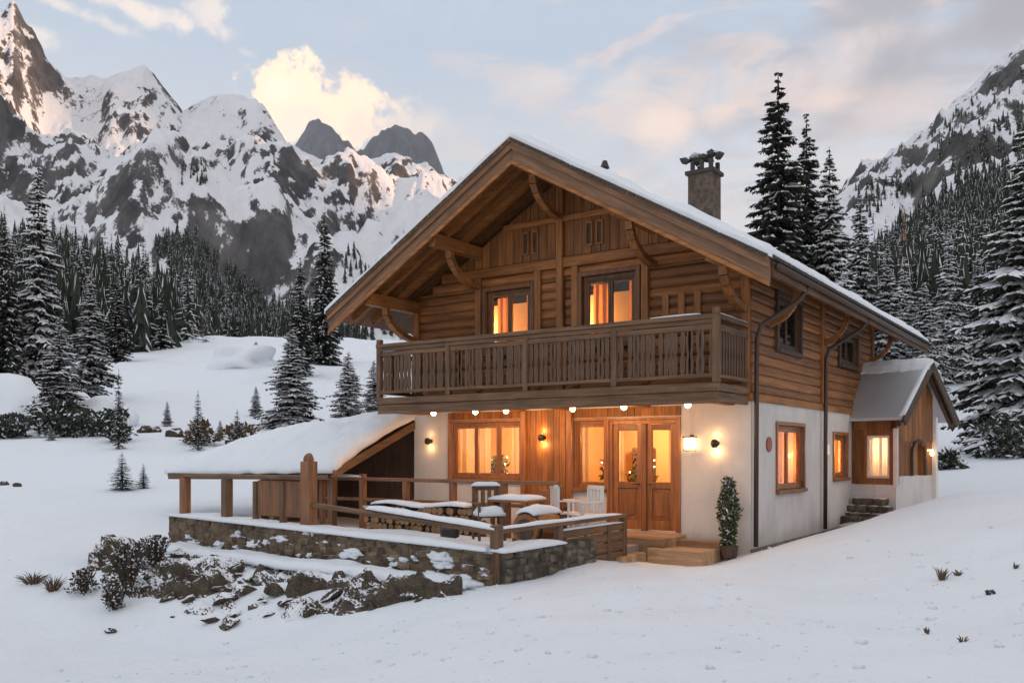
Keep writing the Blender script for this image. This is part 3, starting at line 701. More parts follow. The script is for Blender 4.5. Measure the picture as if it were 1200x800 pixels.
# upper core wall (dark) then planks
def roofz(x): return AZ - PIT * abs(x - APX)
core = MB()
e0 = roofz(0) - .05
wallgrid(core, lambda a, b, d: (a, .03 + d, b), -WD + .02, -.02, Z1, e0, FU, .2)
core.prism([(-WD + .02, .03, e0), (-.02, .03, e0), (APX, .03, AZ - .05)], (0, .2, 0))
wallgrid(core, lambda a, b, d: (-.03 - d, a, b), .23, DP, Z1, e0, SU, .2)
core.box(-WD + .02, .23, Z1, -WD + .2, DP - .2, e0); core.box(-WD + .02, DP - .2, Z1, -.23, DP - .03, e0)
core.build('inner_wall', dark_w, house)
def courses(mb, fn, rng_fn, z0, z1, h, holes, proud=.045, gap=.008):
    z = z0
    while z < z1 - .02:
        zt = min(z + h, z1); a, b = rng_fn(z, zt)
        if b - a > .05:
            segs = [(a, b)]
            for hh in holes:
                if hh[1] < zt - .01 and hh[3] > z + .01:
                    ns = []
                    for s0, s1 in segs:
                        if hh[2] <= s0 or hh[0] >= s1: ns.append((s0, s1)); continue
                        if hh[0] > s0: ns.append((s0, hh[0]))
                        if hh[2] < s1: ns.append((hh[2], s1))
                    segs = ns
            for s0, s1 in segs:
                if s1 - s0 < .03: continue
                pr = proud + U(-.008, .008)
                q = [fn(s0, z + gap, 0), fn(s1, z + gap, 0), fn(s1, zt - gap, 0), fn(s0, zt - gap, 0)]
                zb = (z + zt) / 2
                A1 = [fn(s0, z + gap, -pr * .45), fn(s1, z + gap, -pr * .45), fn(s1, z + gap + h * .22, -pr), fn(s0, z + gap + h * .22, -pr), fn(s1, zt - gap - h * .2, -pr), fn(s0, zt - gap - h * .2, -pr), fn(s1, zt - gap, -pr * .45), fn(s0, zt - gap, -pr * .45)]
                mb.add(q + A1, [(4, 5, 6, 7), (7, 6, 8, 9), (9, 8, 10, 11), (0, 1, 5, 4), (11, 10, 2, 3), (0, 4, 7, 9, 11, 3), (1, 2, 10, 8, 6, 5), (3, 2, 1, 0)])
        z += h
mb = MB(); fr = lambda a, b, d: (a, .03 + d, b)
courses(mb, fr, lambda z, zt: (-WD, 0), Z1 + .12, 5.30, .185, FU + [(-4.0, 0, -3.8, 9)])
courses(mb, fr, lambda z, zt: (max(-WD, APX - (AZ - zt) / PIT), min(0, APX + (AZ - zt) / PIT)), 5.30, 5.50, .2, [])
mb.build('log_wall', wood_x, house, fix=True)
mb = MB(); sf = lambda a, b, d: (-.03 - d, a, b)
courses(mb, sf, lambda z, zt: (.0, DP), Z1 + .12, e0, .185, SU); mb.build('log_wall', wood_y, house, fix=True)
# gable boarding
mb = MB(); x = -6.9
while x < -.9:
    xa, xb = x, x + .20
    t0, t1 = min(roofz(xa), 9) - .12, min(roofz(xb), 9) - .12
    if min(t0, t1) > 5.72: mb.prism([(xa + .005, -.005 - U(0, .012), 5.72), (xb - .005, -.005, 5.72), (xb - .005, -.005, t1), (xa + .005, -.005, t0)], (0, .034, 0))
    x += .205
mb.build('gable_boarding', wood_z, house, fix=True)
# structural beams on the facade
mb = MB()
mb.box(-WD - .02, -.06, Z1 - .02, .03, .02, Z1 + .12); mb.box(-6.95, -.075, 5.50, -.85, .02, 5.70)
mb.box(-5.3, -.07, 6.42, -2.5, -.012, 6.54); mb.box(-WD + .1, -.05, 3.0, -5.95, -.012, 3.1)
mb.parts('facade_beam', wood_x, house, bev=.012)
mb = MB()
for x, a, b in [(-3.9, Z1 + .12, 7.2), (-WD + .1, Z1 + .12, 5.0), (-.08, Z1 + .12, 5.0), (-2.03, 3.1, 5.5), (-5.95, 3.1, 5.5), (-4.44, 3.1, 5.5), (-3.56, 3.1, 5.5)]:
    mb.box(x - .075, -.085 if x != -3.9 else -.11, a, x + .075, .0, b)
mb.box(-.02, 4.28, Z1 + .12, .07, 4.46, e0); mb.box(-.02, DP - .16, Z1 + .12, .07, DP, e0)
mb.parts('post', wood_z, house, bev=.012)
mb = MB(); mb.box(.0, -.05, Z1 - .01, .045, DP, Z1 + .13); mb.build('side_beam', wood_y, house, bev=.01)
# carved slots in the gable: frames round solid dark panels that paint in the shade of cut-outs
for x in (-4.75, -3.25, -3.02, -4.52):
    f_ = MB(); z0, z1_ = 5.86, 6.34
    f_.box(x - .08, -.04, z0, x - .045, -.006, z1_); f_.box(x + .045, -.04, z0, x + .08, -.006, z1_); f_.box(x - .045, -.04, z1_ - .035, x + .045, -.006, z1_); f_.box(x - .045, -.04, z0, x + .045, -.006, z0 + .035)
    fo = f_.build('carved_slot', wood_z, house); g_ = MB(); g_.box(x - .045, -.012, z0 + .035, x + .045, -.007, z1_ - .035); g_.build('slot_shade_panel', dark_w, fo)
for x in (-1.62, -1.3, -.98):
    f_ = MB(); f_.box(x - .07, -.05, 4.15, x + .07, -.02, 4.75); f_.build('carved_panel', wood_z, house, bev=.02)
# ---- roof
RF, RB, OV = -1.70, 11.3, .92
def slope(side, off0, off1, y0, y1, xr=None):
    """closed slab following the roof slope; off = height above the slope line"""
    xe = APX + side * (WD / 2 + OV); z_e = roofz(xe)
    vs = []
    for y in (y0, y1):
        vs += [(APX, y, AZ + off0), (xe, y, z_e + off0), (xe, y, z_e + off1), (APX, y, AZ + off1)]
    fs = [(0, 1, 2, 3), (7, 6, 5, 4), (0, 4, 5, 1), (1, 5, 6, 2), (2, 6, 7, 3), (3, 7, 4, 0)]
    return vs, fs
roof = MB()
for s_ in (-1, 1): roof.add(*slope(s_, .06, .14, RF, RB))
roof_o = roof.build('roof', tile, house, fix=True)
mb = MB()   # soffit boards
for s_ in (-1, 1):
    y = RF + .03
    while y < RB - .1:
        L_ = (WD / 2 + OV) / 1; xe = APX + s_ * L_
        v_, f_ = slope(s_, 0.0, .055, y, min(y + .16, RB)); mb.add(v_, f_); y += .168
mb.build('soffit', soffit, house, fix=True)
# barge boards: two deep boards, light lower trim
for s_, mm in ((1, rake_r), (-1, rake_l)):
    mb = MB(); xe = APX + s_ * (WD / 2 + OV)
    def band(o0, o1, y0, y1):
        mb.add([(APX, y0, AZ + o0), (xe, y0, roofz(xe) + o0), (xe, y0, roofz(xe) + o1), (APX, y0, AZ + o1), (APX, y1, AZ + o0), (xe, y1, roofz(xe) + o0), (xe, y1, roofz(xe) + o1), (APX, y1, AZ + o1)],
               [(0, 1, 2, 3), (7, 6, 5, 4), (0, 4, 5, 1), (1, 5, 6, 2), (2, 6, 7, 3), (3, 7, 4, 0)])
    band(-.24, .15, RF - .05, RF); band(-.02, .17, RF - .10, RF - .052); band(.10, .19, RF - .14, RF - .102)
    mb.build('barge_board', mm, house, fix=True, bev=.008)
    mb = MB(); band(-.30, -.22, RF - .075, RF - .03); 
    mb.build('barge_trim', wood_x, house, fix=True, bev=.008)
# purlins and brackets
mb = MB()
for i, x in enumerate((-3.9, -1.85, -5.95, -.1, -7.7)):
    z = roofz(x) - (.16 if i == 0 else .2)
    mb.box(x - .09, RF + .08, z - .13, x + .09, 0, z + .13)
mb.parts('purlin', wood_y, house, bev=.015)
mb = MB()
for x in (-3.9, -1.85, -5.95, -.1, -7.7):
    z = roofz(x) - .3; pts_ = []
    for k in range(7):
        a = k / 6 * math.pi / 2; pts_.append((x, -1.0 * math.sin(a) - .05, z - .62 + .62 * (1 - math.cos(a))))
    for k in range(6): mb.beam(pts_[k], pts_[k + 1], .11, .14, (1, 0, 0))
    mb.cut()
mb.parts('bracket', wood_y, house, by='cut')
mb = MB()   # inner rake ties near the front
for s_ in (-1, 1):
    xe = APX + s_ * 4.6
    for yy in (-1.2, -.6): mb.beam((APX, yy, AZ - .07), (xe, yy, roofz(xe) - .07), .1, .12)
mb.parts('rafter', wood_x, house)
mb = MB(); y = .3
while y < RB: 
    mb.beam((-.1, y, roofz(-.1) - .07), (.82, y, roofz(.82) - .07), .09, .12); y += .75
mb.parts('rafter_tail', wood_x, house)
mb = MB()
for y in (.9, 4.4, 8.7):
    pp = [(.04, y, 4.15)] + [(.04 + .5 * math.sin(a), y, 4.76 - .58 * math.cos(a) + .0) for a in [k * math.pi / 10 for k in range(1, 6)]]
    for k in range(len(pp) - 1): mb.beam(pp[k], pp[k + 1], .1, .09, (0, 1, 0))
    mb.cut()
mb.parts('eave_bracket', wood_y, house, by='cut')
# gutter and fascia on the right eave
ze = roofz(APX + WD / 2 + OV)
mb = MB(); mb.box(.922, RF + .02, ze - .12, .955, RB, ze + .10); mb.build('fascia', brown_y, house)
mb = MB(); mb.tube([(1.01, RF + .05, ze + .02), (1.01, RB, ze + .0)], .055, 8); mb.build('gutter', metal_brown, house, smooth=True)
for y in (.0, 4.36):
    mb = MB(); mb.tube([(1.0, y + .1, ze), (.8, y + .1, ze - .25), (.16, y + .06, ze - .62), (.10, y + .03, ze - .85), (.10, y, Z1), (.09, y, .15)], .043, 8); mb.build('downpipe', metal_brown, house, smooth=True)
# roof snow
sn = MB()
def rs(s_):
    def fn(u_, v_):
        x = APX + s_ * (v_ * (WD / 2 + OV + .05)) ; y = RF - .12 + u_ * (RB - RF + .2); return (x, y, roofz(x) + .165)
    return fn
sn.slab(rs(1), 110, 34, .19, .004, .02, 3, 0, .5); sn.slab(rs(-1), 60, 34, .17, .004, .02, 8, 0, .6)
sn.parts('roof_snow', snow, roof_o, fix=True)
# ragged dark tile noses showing under the snow along the rake and eave
mb = MB(); k = 0; x = APX + .1
while x < APX + WD / 2 + OV: mb.stone((x, RF - .13, roofz(x) + .15), (.17, .07, .06), 0, .25, tilt=SL); mb.stone((2 * APX - x, RF - .12, roofz(x) + .14), (.17, .06, .05), 0, .25, tilt=-SL); x += .16
y = RF
while y < RB: mb.stone((APX + WD / 2 + OV + .02, y, ze + .15), (.12, .14, .07), 0, .3); y += .15
mb.build('roof_tile', tile, roof_o)
# chimney
ch = MB(); cz = roofz(-2.5); ch.box(-2.80, 3.72, cz - .5, -2.22, 4.24, 8.12)
cho = ch.build('chimney', stone_chim, roof_o)
c2 = MB(); c2.box(-2.86, 3.67, 8.12, -2.16, 4.29, 8.21); c2.build('chimney_cap', tile, cho, bev=.01)
c2 = MB()
for dx, dy in ((-.22, -.2), (.22, -.2), (.22, .2), (-.22, .2), (0, -.2)): c2.box(-2.5 + dx - .04, 4 + dy - .04, 8.21, -2.5 + dx + .04, 4 + dy + .04, 8.44)
for i in range(9): c2.lump((-2.9 + i * .1, 3.78 + U(0, .35), 8.50 + U(-.05, .08)), (.11, .13, .085), i, .4, 1)
c2.build('chimney_hood', tile, cho)
c2 = MB()
for i in range(5): c2.lump((-2.8 + i * .15, 3.95 + U(-.12, .12), 8.60), (.11, .16, .04), i + 20, .3, 1)
c2.slab(lambda u_, v_: (-3.0 + u_ * .3, 3.4 + v_ * 1.0, roofz(-3 + u_ * .3) + .2), 6, 8, .15, .02, .3, 2)
c2.build('chimney_snow', snow, cho, fix=True)
mb = MB(); mb.tube([(APX, 1.8, 7.4), (APX, 1.8, 8.0)], .06, 8); mb.tube([(APX, 1.8, 7.98), (APX, 1.8, 8.14)], [.11, .05], 8); mb.build('vent_pipe', metal_dark, roof_o)

# ---- windows and doors
def win_front(name, o, z_off, y0, cols, frame, depth=.07, panes=True, trim=True, fn=None, bars=None, sw=.05, label=None):
    x0, z0, x1, z1_ = o; fn = fn or (lambda a, b, d: (a, d, b))
    def bx(m_, a, b, c, d, e, g):   # u0,w0,d0,u1,w1,d1
        p = fn(a, b, c); q = fn(d, e, g); m_.box(*p, *q)
    F = MB(); fw = .07
    bx(F, x0, z0, y0, x0 + fw, z1_, y0 + depth); bx(F, x1 - fw, z0, y0, x1, z1_, y0 + depth)
    bx(F, x0 + fw, z0, y0, x1 - fw, z0 + fw, y0 + depth); bx(F, x0 + fw, z1_ - fw, y0, x1 - fw, z1_, y0 + depth)
    fo = F.build(name, frame, house, bev=.006)
    if label: fo['label'] = label
    if trim:
        T = MB(); tw = .09
        bx(T, x0 - tw, z0 - tw, -.075, x0, z1_ + tw, -.035 + .04); bx(T, x1, z0 - tw, -.075, x1 + tw, z1_ + tw, .005)
        bx(T, x0, z1_, -.075, x1, z1_ + tw, .005); bx(T, x0, z0 - tw, -.095, x1, z0, .005)
        T.build('window_surround', frame, fo, bev=.008)
    wdt = (x1 - x0 - 2 * fw) / cols
    for k in range(cols):
        a = x0 + fw + k * wdt; b = a + wdt; s2 = MB()
        bx(s2, a + .004, z0 + fw, y0 + .012, a + sw, z1_ - fw, y0 + depth - .01); bx(s2, b - sw, z0 + fw, y0 + .012, b - .004, z1_ - fw, y0 + depth - .01)
        bx(s2, a + sw, z0 + fw, y0 + .012, b - sw, z0 + fw + sw, y0 + depth - .01); bx(s2, a + sw, z1_ - fw - sw, y0 + .012, b - sw, z1_ - fw, y0 + depth - .01)
        if bars:
            zb = z0 + fw + (z1_ - z0 - 2 * fw) * bars; bx(s2, a + sw, zb - .012, y0 + .02, b - sw, zb + .012, y0 + .045)
        s2.build('sash', frame, fo)
        g = MB(); bx(g, a + sw, z0 + fw + sw, y0 + .034, b - sw, z1_ - fw - sw, y0 + .040); g.build('pane', glass, fo)
    return fo
def drape(m_, x0, x1, y, z0, z1_, amp=.03, n_=None, fn=None):
    n_ = n_ or max(6, int((x1 - x0) / .03)); fn = fn or (lambda a, b, d: (a, d, b)); vs = []
    for i in range(n_ + 1):
        t = i / n_; x = x0 + (x1 - x0) * t; yy = y + amp * math.sin(i * 1.25) + U(-.004, .004)
        vs += [fn(x, z0, yy), fn(x, z1_, yy)]
    m_.add(vs, [(2 * i, 2 * i + 2, 2 * i + 3, 2 * i + 1) for i in range(n_)])
    
wl = win_front('window', FG[0], 0, .06, 3, door_w, trim=False)
ws_ = win_front('window', FG[1], 0, .06, 1, door_w, trim=False)
wu1 = win_front('window', FU[0], 0, .02, 2, win_w, trim=True, bars=None)
wu2 = win_front('window', FU[1], 0, .02, 2, win_w, trim=True, bars=None)
sdf = lambda a, b, d: (-d, a, b)
wsd1 = win_front('window', SG[0], 0, .05, 2, door_w, trim=False, fn=sdf, label='side window with orange lit curtains')
wsd2 = win_front('window', SG[1], 0, .05, 1, door_w, trim=False, fn=sdf)
win_front('window', SU[0], 0, .01, 2, dark_w, trim=True, fn=sdf); win_front('window', SU[1], 0, .01, 2, dark_w, trim=True, fn=sdf)
# wooden surrounds of stucco openings
def surround(o, wdt, fn, mm, sill=True, proud=.035):
    x0, z0, x1, z1_ = o; T = MB()
    def bx(a, b, c, d, e, g): T.box(*fn(a, b, c), *fn(d, e, g))
    bx(x0 - wdt, z0, -proud, x0, z1_ + wdt, .06); bx(x1, z0, -proud, x1 + wdt, z1_ + wdt, .06); bx(x0, z1_, -proud, x1, z1_ + wdt, .06)
    if sill: bx(x0 - wdt, z0 - .07, -proud - .04, x1 + wdt, z0, .06)
    return T
surround(FG[0], .06, front, door_w).build('window_surround', door_w, wl, bev=.008)
surround((FG[1][0], FG[1][1], FG[1][2] - .06, FG[1][3]), .055, front, door_w).build('window_surround', door_w, ws_, bev=.008)
surround(SG[0], .07, sdf, door_w).build('window_surround', door_w, wsd1, bev=.008)
surround(SG[1], .07, sdf, door_w).build('window_surround', door_w, wsd2, bev=.008)
T_ = surround((FG[2][0], FG[2][1], FG[2][2], FG[2][3]), .045, front, door_w, sill=False, proud=.03)
T_.build('door_surround', door_w, house, bev=.006)
# two door leaves
df = MB(); x0, z0, x1, z1_ = FG[2]
df.box(x0, .0, z0, x0 + .07, .12, z1_); df.box(x1 - .07, 0, z0, x1, .12, z1_); df.box(x0 + .07, 0, z1_ - .08, x1 - .07, .12, z1_); df.box(-2.13, -.01, z0, -2.03, .12, z1_ - .08)
df.build('door_frame', door_w, house, bev=.008)
for a, b in ((x0 + .075, -2.135), (-2.025, x1 - .075)):
    d = MB(); s_ = .1; mz = 1.12
    d.box(a, .03, z0 + .02, a + s_, .085, z1_ - .085); d.box(b - s_, .03, z0 + .02, b, .085, z1_ - .085)
    d.box(a + s_, .03, z0 + .02, b - s_, .085, z0 + .2); d.box(a + s_, .03, mz, b - s_, .085, mz + .12); d.box(a + s_, .03, z1_ - .2, b - s_, .085, z1_ - .085)
    d.box(a + s_, .05, z0 + .2, b - s_, .075, mz); d.box(a + s_ + .06, .036, z0 + .28, b - s_ - .06, .05, mz - .08)
    do = d.build('door', door_w, house, bev=.006)
    g = MB(); g.box(a + s_, .055, mz + .12, b - s_, .061, z1_ - .2); g.build('door_pane', glass, do)
    hd = MB(); hx = b - .05 if a < -2.2 else a + .05; hd.tube([(hx, .03, 1.2), (hx, -.03, 1.2), (hx + (.1 if a > -2.2 else -.1), -.035, 1.2)], .012, 6); hd.build('handle', metal_dark, do)
# timber cladding around the entrance under the balcony
cl = MB(); fz = lambda a, b, d: (a, d, b)
def cladbox(a, z0, b, z1_, mm=None):
    x = a
    while x < b - .02:
        xe = min(b, x + .14); cl.box(x + .003, -.028 - U(0, .006), z0, xe - .003, -.003, z1_); x += .142
cladbox(-4.78, .3, -3.68, 2.66); cladbox(-3.68, 2.485, -1.32, 2.66); cladbox(-6.8, 2.51, -4.78, 2.66)
cl.build('entrance_cladding', wood_z, house)
mb = MB(); mb.box(-4.84, -.10, .3, -4.72, -.03, 2.66); mb.box(-3.74, -.10, .3, -3.62, -.036, 2.66); mb.parts('door_post', door_w, house, bev=.01)
# interior: floor, back wall, ceiling, curtains, furniture
mb = MB(); mb.box(-7.45, .35, .22, -.35, 8.5, .30); mb.build('room_floor', deck_w, house)
mb = MB(); mb.box(-7.4, 2.3, .3, -.9, 2.38, 2.6); mb.box(-.9, 2.3, .3, -.82, 8.4, 2.6); mb.box(-7.4, 1.0, 2.9, -.95, 1.08, 5.1); mb.box(-4.2, .3, .3, -4.12, 2.3, 2.6); mb.parts('room_wall', room_wall, house)
mb = MB(); mb.box(-7.45, .32, 2.60, -.35, 8.6, 2.66); mb.build('room_ceiling', room_wall, house)
mb = MB(); mb.box(-7.45, .25, 2.9, -.35, 8.6, 2.96); mb.build('upper_floor', deck_w, house)
mb = MB()
drape(mb, -6.68, -6.42, .19, 1.2, 2.4); drape(mb, -5.25, -4.92, .19, 1.2, 2.4); drape(mb, -5.98, -5.82, .19, 1.2, 2.4); drape(mb, -3.56, -3.40, .19, 1.1, 2.4); drape(mb, -2.74, -2.62, .2, 1.2, 2.35); drape(mb, -1.66, -1.52, .2, 1.2, 2.35)
mb.parts('curtain', curtain, house); mb = MB()
for o in FU: drape(mb, o[0] + .08, o[0] + .42, .27, o[1], o[3] - .1); drape(mb, o[2] - .30, o[2] - .08, .27, o[1], o[3] - .1)
for o in SG: drape(mb, o[0] + .08, o[0] + (o[2] - o[0]) * .40, .2, o[1], o[3] - .05, fn=sdf); drape(mb, o[2] - (o[2] - o[0]) * .45, o[2] - .08, .2, o[1], o[3] - .05, fn=sdf)
mb.parts('curtain', orange_cloth, house)
mb = MB()
for x in (-6.4, -5.6, -3.3, -2.45, -1.7): mb.box(x - .16, 2.26, 1.5 + U(-.1, .1), x + .16, 2.297, 1.95 + U(-.1, .1))
mb.parts('wall_picture', picture, house)
mb = MB(); mb.box(-6.6, 1.5, .3, -5.0, 2.2, 1.25); mb.box(-3.3, 1.9, .3, -2.9, 2.25, 1.9); mb.box(-2.3, 1.7, .3, -1.4, 2.2, 1.1); mb.box(-1.85, 1.95, 1.1, -1.55, 2.2, 1.55); mb.parts('cupboard', room_dark, house, bev=.02)
def plight(name, loc, en, col_, parent, r=.06, spot=None):
    l = bpy.data.lights.new(name, 'SPOT' if spot else 'POINT'); l.energy = en; l.color = col_; l.shadow_soft_size = r
    if spot: l.spot_size = rad(spot); l.spot_blend = .8
    o = bpy.data.objects.new(name, l); C.objects.link(o); o.parent = parent; o.location = loc; return o
ORG = (1, .52, .20)
for (x, y, z, e) in [(-5.8, 1.2, 2.25, 125), (-2.6, 1.2, 2.25, 125), (-.6, 3.0, 1.9, 85), (-.6, 6.0, 1.9, 75)]:
    pl = MB(); pl.lump((x, y, z), (.07, .07, .09), 1, 0, 2); pl.tube([(x, y, z + .08), (x, y, 2.6)], .01, 5)
    po = pl.build('pendant_lamp', lamp_glow, house, smooth=True); plight('room_light', (x, y, z - .14), e, ORG, po)
for x in (-4.05, -6.5):
    po = MB(); po.lump((x, .65, 4.7), (.08, .08, .08), 1, 0, 2); q = po.build('pendant_lamp', lamp_glow, house, smooth=True); plight('room_light', (x, .62, 4.5), 85, ORG, q)

# ---- balcony (part of the house, its pieces one level deeper)
BY, BX0, BX1 = -1.5, -7.45, -.04
mb = MB(); y = BY + .05
mb.box(BX0, BY + .04, 2.80, BX1 - .02, -.09, 2.88); balc = mb.build('balcony', brown_x, house)
mb = MB(); mb.box(BX0 - .03, BY - .03, 2.63, BX1 + .03, BY + .03, 2.795); mb.box(BX0 - .05, BY - .06, 2.80, BX1 + .05, BY + .035, 2.94); mb.box(BX0 - .02, BY - .045, 2.60, BX1 + .02, BY - .032, 2.67)
mb.parts('fascia', brown_x, balc, bev=.01)
mb = MB(); mb.box(BX1 - .03, BY + .034, 2.63, BX1 + .026, -.1, 2.795); mb.box(BX1 - .02, BY + .04, 2.803, BX1 + .046, -.1, 2.935); mb.box(BX0 - .026, BY + .034, 2.63, BX0 + .03, -.1, 2.795)
mb.parts('fascia', brown_y, balc, bev=.01)
mb = MB()
for x in (-7.3, -6.0, -4.84, -3.68, -2.0, -.35): mb.box(x - .08, BY + .04, 2.635, x + .08, -.05, 2.772)
mb.parts('joist', wood_y, balc, bev=.01)
mb = MB(); x = BX0 + .05
y = BY + .1
while y < -.15: mb.box(BX0 + .04, y, 2.775, BX1 - .04, y + .13, 2.797); y += .14
mb.build('ceiling_boards', wood_x, balc)
mb = MB(); mb.box(BX0 - .06, BY - .07, 3.98, BX1 + .06, BY + .07, 4.06); mb.box(BX0, BY - .03, 3.80, BX1, BY + .03, 3.90); mb.box(BX0, BY - .045, 3.02, BX1, BY + .045, 3.09); mb.box(BX0, BY - .05, 3.90, BX1, BY - .03, 3.975)
mb.parts('handrail', brown_x, balc, bev=.012)
mb = MB(); mb.box(BX1 - .07, BY + .075, 3.98, BX1 + .07, -.09, 4.055); mb.box(BX1 - .03, BY + .035, 3.80, BX1 + .03, -.09, 3.90); mb.box(BX1 - .04, BY + .05, 3.02, BX1 + .04, -.09, 3.09)
mb.box(BX0 - .07, BY + .075, 3.98, BX0 + .07, -.09, 4.055); mb.box(BX0 - .03, BY + .035, 3.80, BX0 + .03, -.09, 3.90); mb.box(BX0 - .04, BY + .05, 3.02, BX0 + .04, -.09, 3.09)
mb.parts('handrail', brown_y, balc, bev=.012)
def baluster(m_, x, y, alongx=True):
    prof = [(.030, 3.09), (.038, 3.16), (.041, 3.3), (.026, 3.42), (.040, 3.55), (.041, 3.68), (.032, 3.8)]
    for s0, s1 in zip(prof, prof[1:]):
        pass
    poly = [(p[0], p[1]) for p in prof]; L = [(x - a, y - .014, b) if alongx else (x - .014, y - a, b) for a, b in poly]; Rr = [(x + a, y - .014, b) if alongx else (x - .014, y + a, b) for a, b in poly]
    n_ = len(poly); d = Vector((0, .028, 0)) if alongx else Vector((.028, 0, 0))
    vs = L + Rr; vs = [Vector(v) for v in vs]; vb = [v + d for v in vs]; fs = []
    for i in range(n_ - 1):
        fs += [(i, n_ + i, n_ + i + 1, i + 1), (2 * n_ + i, 2 * n_ + i + 1, 3 * n_ + i + 1, 3 * n_ + i), (i, i + 1, 2 * n_ + i + 1, 2 * n_ + i), (n_ + i, 3 * n_ + i, 3 * n_ + i + 1, n_ + i + 1)]
    m_.add(vs + vb, fs)
m0 = MB(); baluster(m0, 0, 0); bal0 = m0.build('baluster', brown_z, balc, fix=True)
m1 = MB(); baluster(m1, 0, 0, False); bal1 = m1.build('baluster', brown_z, balc, fix=True)
N = 74
for i in range(N):
    o = bal0 if i == 0 else bal0.copy()
    if i: C.objects.link(o); o.parent = balc
    o.location = (BX0 + .12 + i * (BX1 - BX0 - .24) / (N - 1), BY, 0); o.rotation_euler = (0, U(-.012, .012), 0)
for i in range(10):
    for xx in (BX1, BX0):
        o = bal1 if (i == 0 and xx == BX1) else bal1.copy()
        if o is not bal1: C.objects.link(o); o.parent = balc
        o.location = (xx, BY + .16 + i * .128, 0)
for x in (BX0, -5.6, -3.75, -1.9, BX1):
    mb = MB(); mb.box(x - .055, BY - .055, 2.94, x + .055, BY + .055, 3.978 if x not in (BX0, BX1) else 4.16); mb.build('post', brown_z, balc, bev=.01)
mb = MB(); mb.slab(lambda u_, v_: (-1.2 + u_ * .9, BY - .05 + v_ * .1, 4.062), 14, 3, .03, .1, .3, 4); mb.slab(lambda u_, v_: (BX1 - .05 + u_ * .1, BY + v_ * 1.3, 4.057), 3, 14, .03, .1, .3, 4); mb.build('rail_snow', snow, balc, fix=True)
# lamps: recessed spots under the balcony, wall sconces
for px, i in ((508, 0), (557, 1), (593, 2), (671, 3), (731, 4), (806, 5)):
    X0 = HO.x - HB.x * 1.25; Yc = HO.y - HB.y * 1.25; r_ = (px - 600) / FPX; x = (r_ * Yc - X0) / (HA.x - r_ * HA.y)
    m_ = MB(); m_.tube([(x, -1.25, 2.775), (x, -1.25, 2.64)], .045, 12); so_ = m_.build('ceiling_spot', metal_dark, balc)
    m_ = MB(); m_.lump((x, -1.25, 2.60), (.055, .055, .055), 0, 0, 2); m_.build('bulb', bulb_m, so_, smooth=True)
    plight('spot_light', (x, -1.05, 2.42), [7, 21, 21, 26, 15, 3][i], ORG, so_, .05)
def sconce(x, z, e, kind=0):
    m_ = MB()
    if kind == 0: m_.tube([(x, -.012, z), (x, -.10, z)], .05, 12); m_.lump((x, -.13, z), (.075, .06, .085), 3, 0, 2)
    else: m_.box(x - .03, -.05, z + .1, x + .03, -.004, z + .16); m_.box(x - .11, -.19, z + .11, x + .11, -.04, z + .135); m_.box(x - .10, -.18, z - .13, x + .10, -.05, z - .11)
    s2 = m_.build('wall_lamp', metal_dark, house, smooth=False)
    if kind: g = MB(); g.box(x - .085, -.165, z - .108, x + .085, -.055, z + .108); g.build('lamp_glass', lamp_glow, s2)
    plight('sconce_light', (x, -.24 if kind else -.1, z + (0 if kind else -.14)), e, ORG, s2, .04)
    if kind == 0: plight('sconce_light', (x, -.1, z + .14), e * .5, ORG, s2, .04)
sconce(-7.3, 2.05, 1.5); sconce(-4.30, 2.10, 5.0); sconce(-1.10, 1.96, 2.6, 1); sconce(-.62, 1.96, 2.4)
# plaque and box on the side wall
m_ = MB(); m_.tube([(.004, .92, 1.95), (.03, .92, 1.95)], .14, 16); o = m_.build('wall_plaque', plaque, house); o['label'] = 'oval dark red plaque on the white side wall'
m_ = MB(); m_.box(.004, 4.62, 1.75, .05, 4.86, 1.98); m_.build('meter_box', white_paint, house, bev=.008)
# entrance steps
mb = MB()
for i in range(5): mb.box(-2.95, -.05 - .19 * (i + 1) + .005, -.2, -1.2, -.05 - .19 * i, .295)
mb.build('doorstep', deck_w, house, bev=.008)
st = MB()
for i in range(4): st.box(-1.45, -1.15 + i * .17 + .004, -.25, -.42, -1.15 + (i + 1) * .17, .13)
for i in range(2): st.box(-1.4, -.46 + i * .17 + .004, -.25, -.40, -.46 + (i + 1) * .17, .24)
for i in range(5): st.box(-2.7 + .0, -2.1 + i * .19 + .004, -.35, -1.46, -2.1 + (i + 1) * .19, .06)
st.build('entrance_steps', deck_w, house, bev=.008)

# ------------------------------------------------------------------ side porch
PA = rad(-50); pa = Vector((math.cos(PA), math.sin(PA), 0)); pb = Vector((-pa.y, pa.x, 0)); PO = Vector((8.88, 20.5, 0))
porch = thing('porch', 'small gabled side porch with grey metal roof and one glowing window', 'porch', tuple(PO), PA)
# local: +x outward (gable normal), +y along the gable; wall from y=0..2.0, x=-2.2..0
mb = MB()
pf = lambda u_, w_, d: (u_, d, w_)          # front wall, u = local x
pg = lambda u_, w_, d: (-d, u_, w_)         # gable wall, u = local y
wallgrid(mb, pf, -2.4, 0, -.3, 1.05, [], .16); wallgrid(mb, pg, .16, 1.8, -.3, 1.25, [], .16)
mb.box(-2.4, 1.64, -.3, -.16, 1.8, 2.3); mb.build('stucco_wall', stucco, porch)
mb = MB(); wallgrid(mb, pf, -2.4, 0, 1.05, 2.70, [(-.72, 1.2, -.16, 2.2)], .14); mb.box(-1.0, -.03, 1.05, -.8, 0, 2.35); mb.box(-.12, -.03, 1.05, -.0, 0, 2.35)
wallgrid(mb, pg, .14, 1.8, 1.25, 2.35, [(.75, 1.25, 1.35, 2.0)], .14)
PYC = 1.15
def pz(y): return 3.92 - 1.0 * abs(y - PYC)
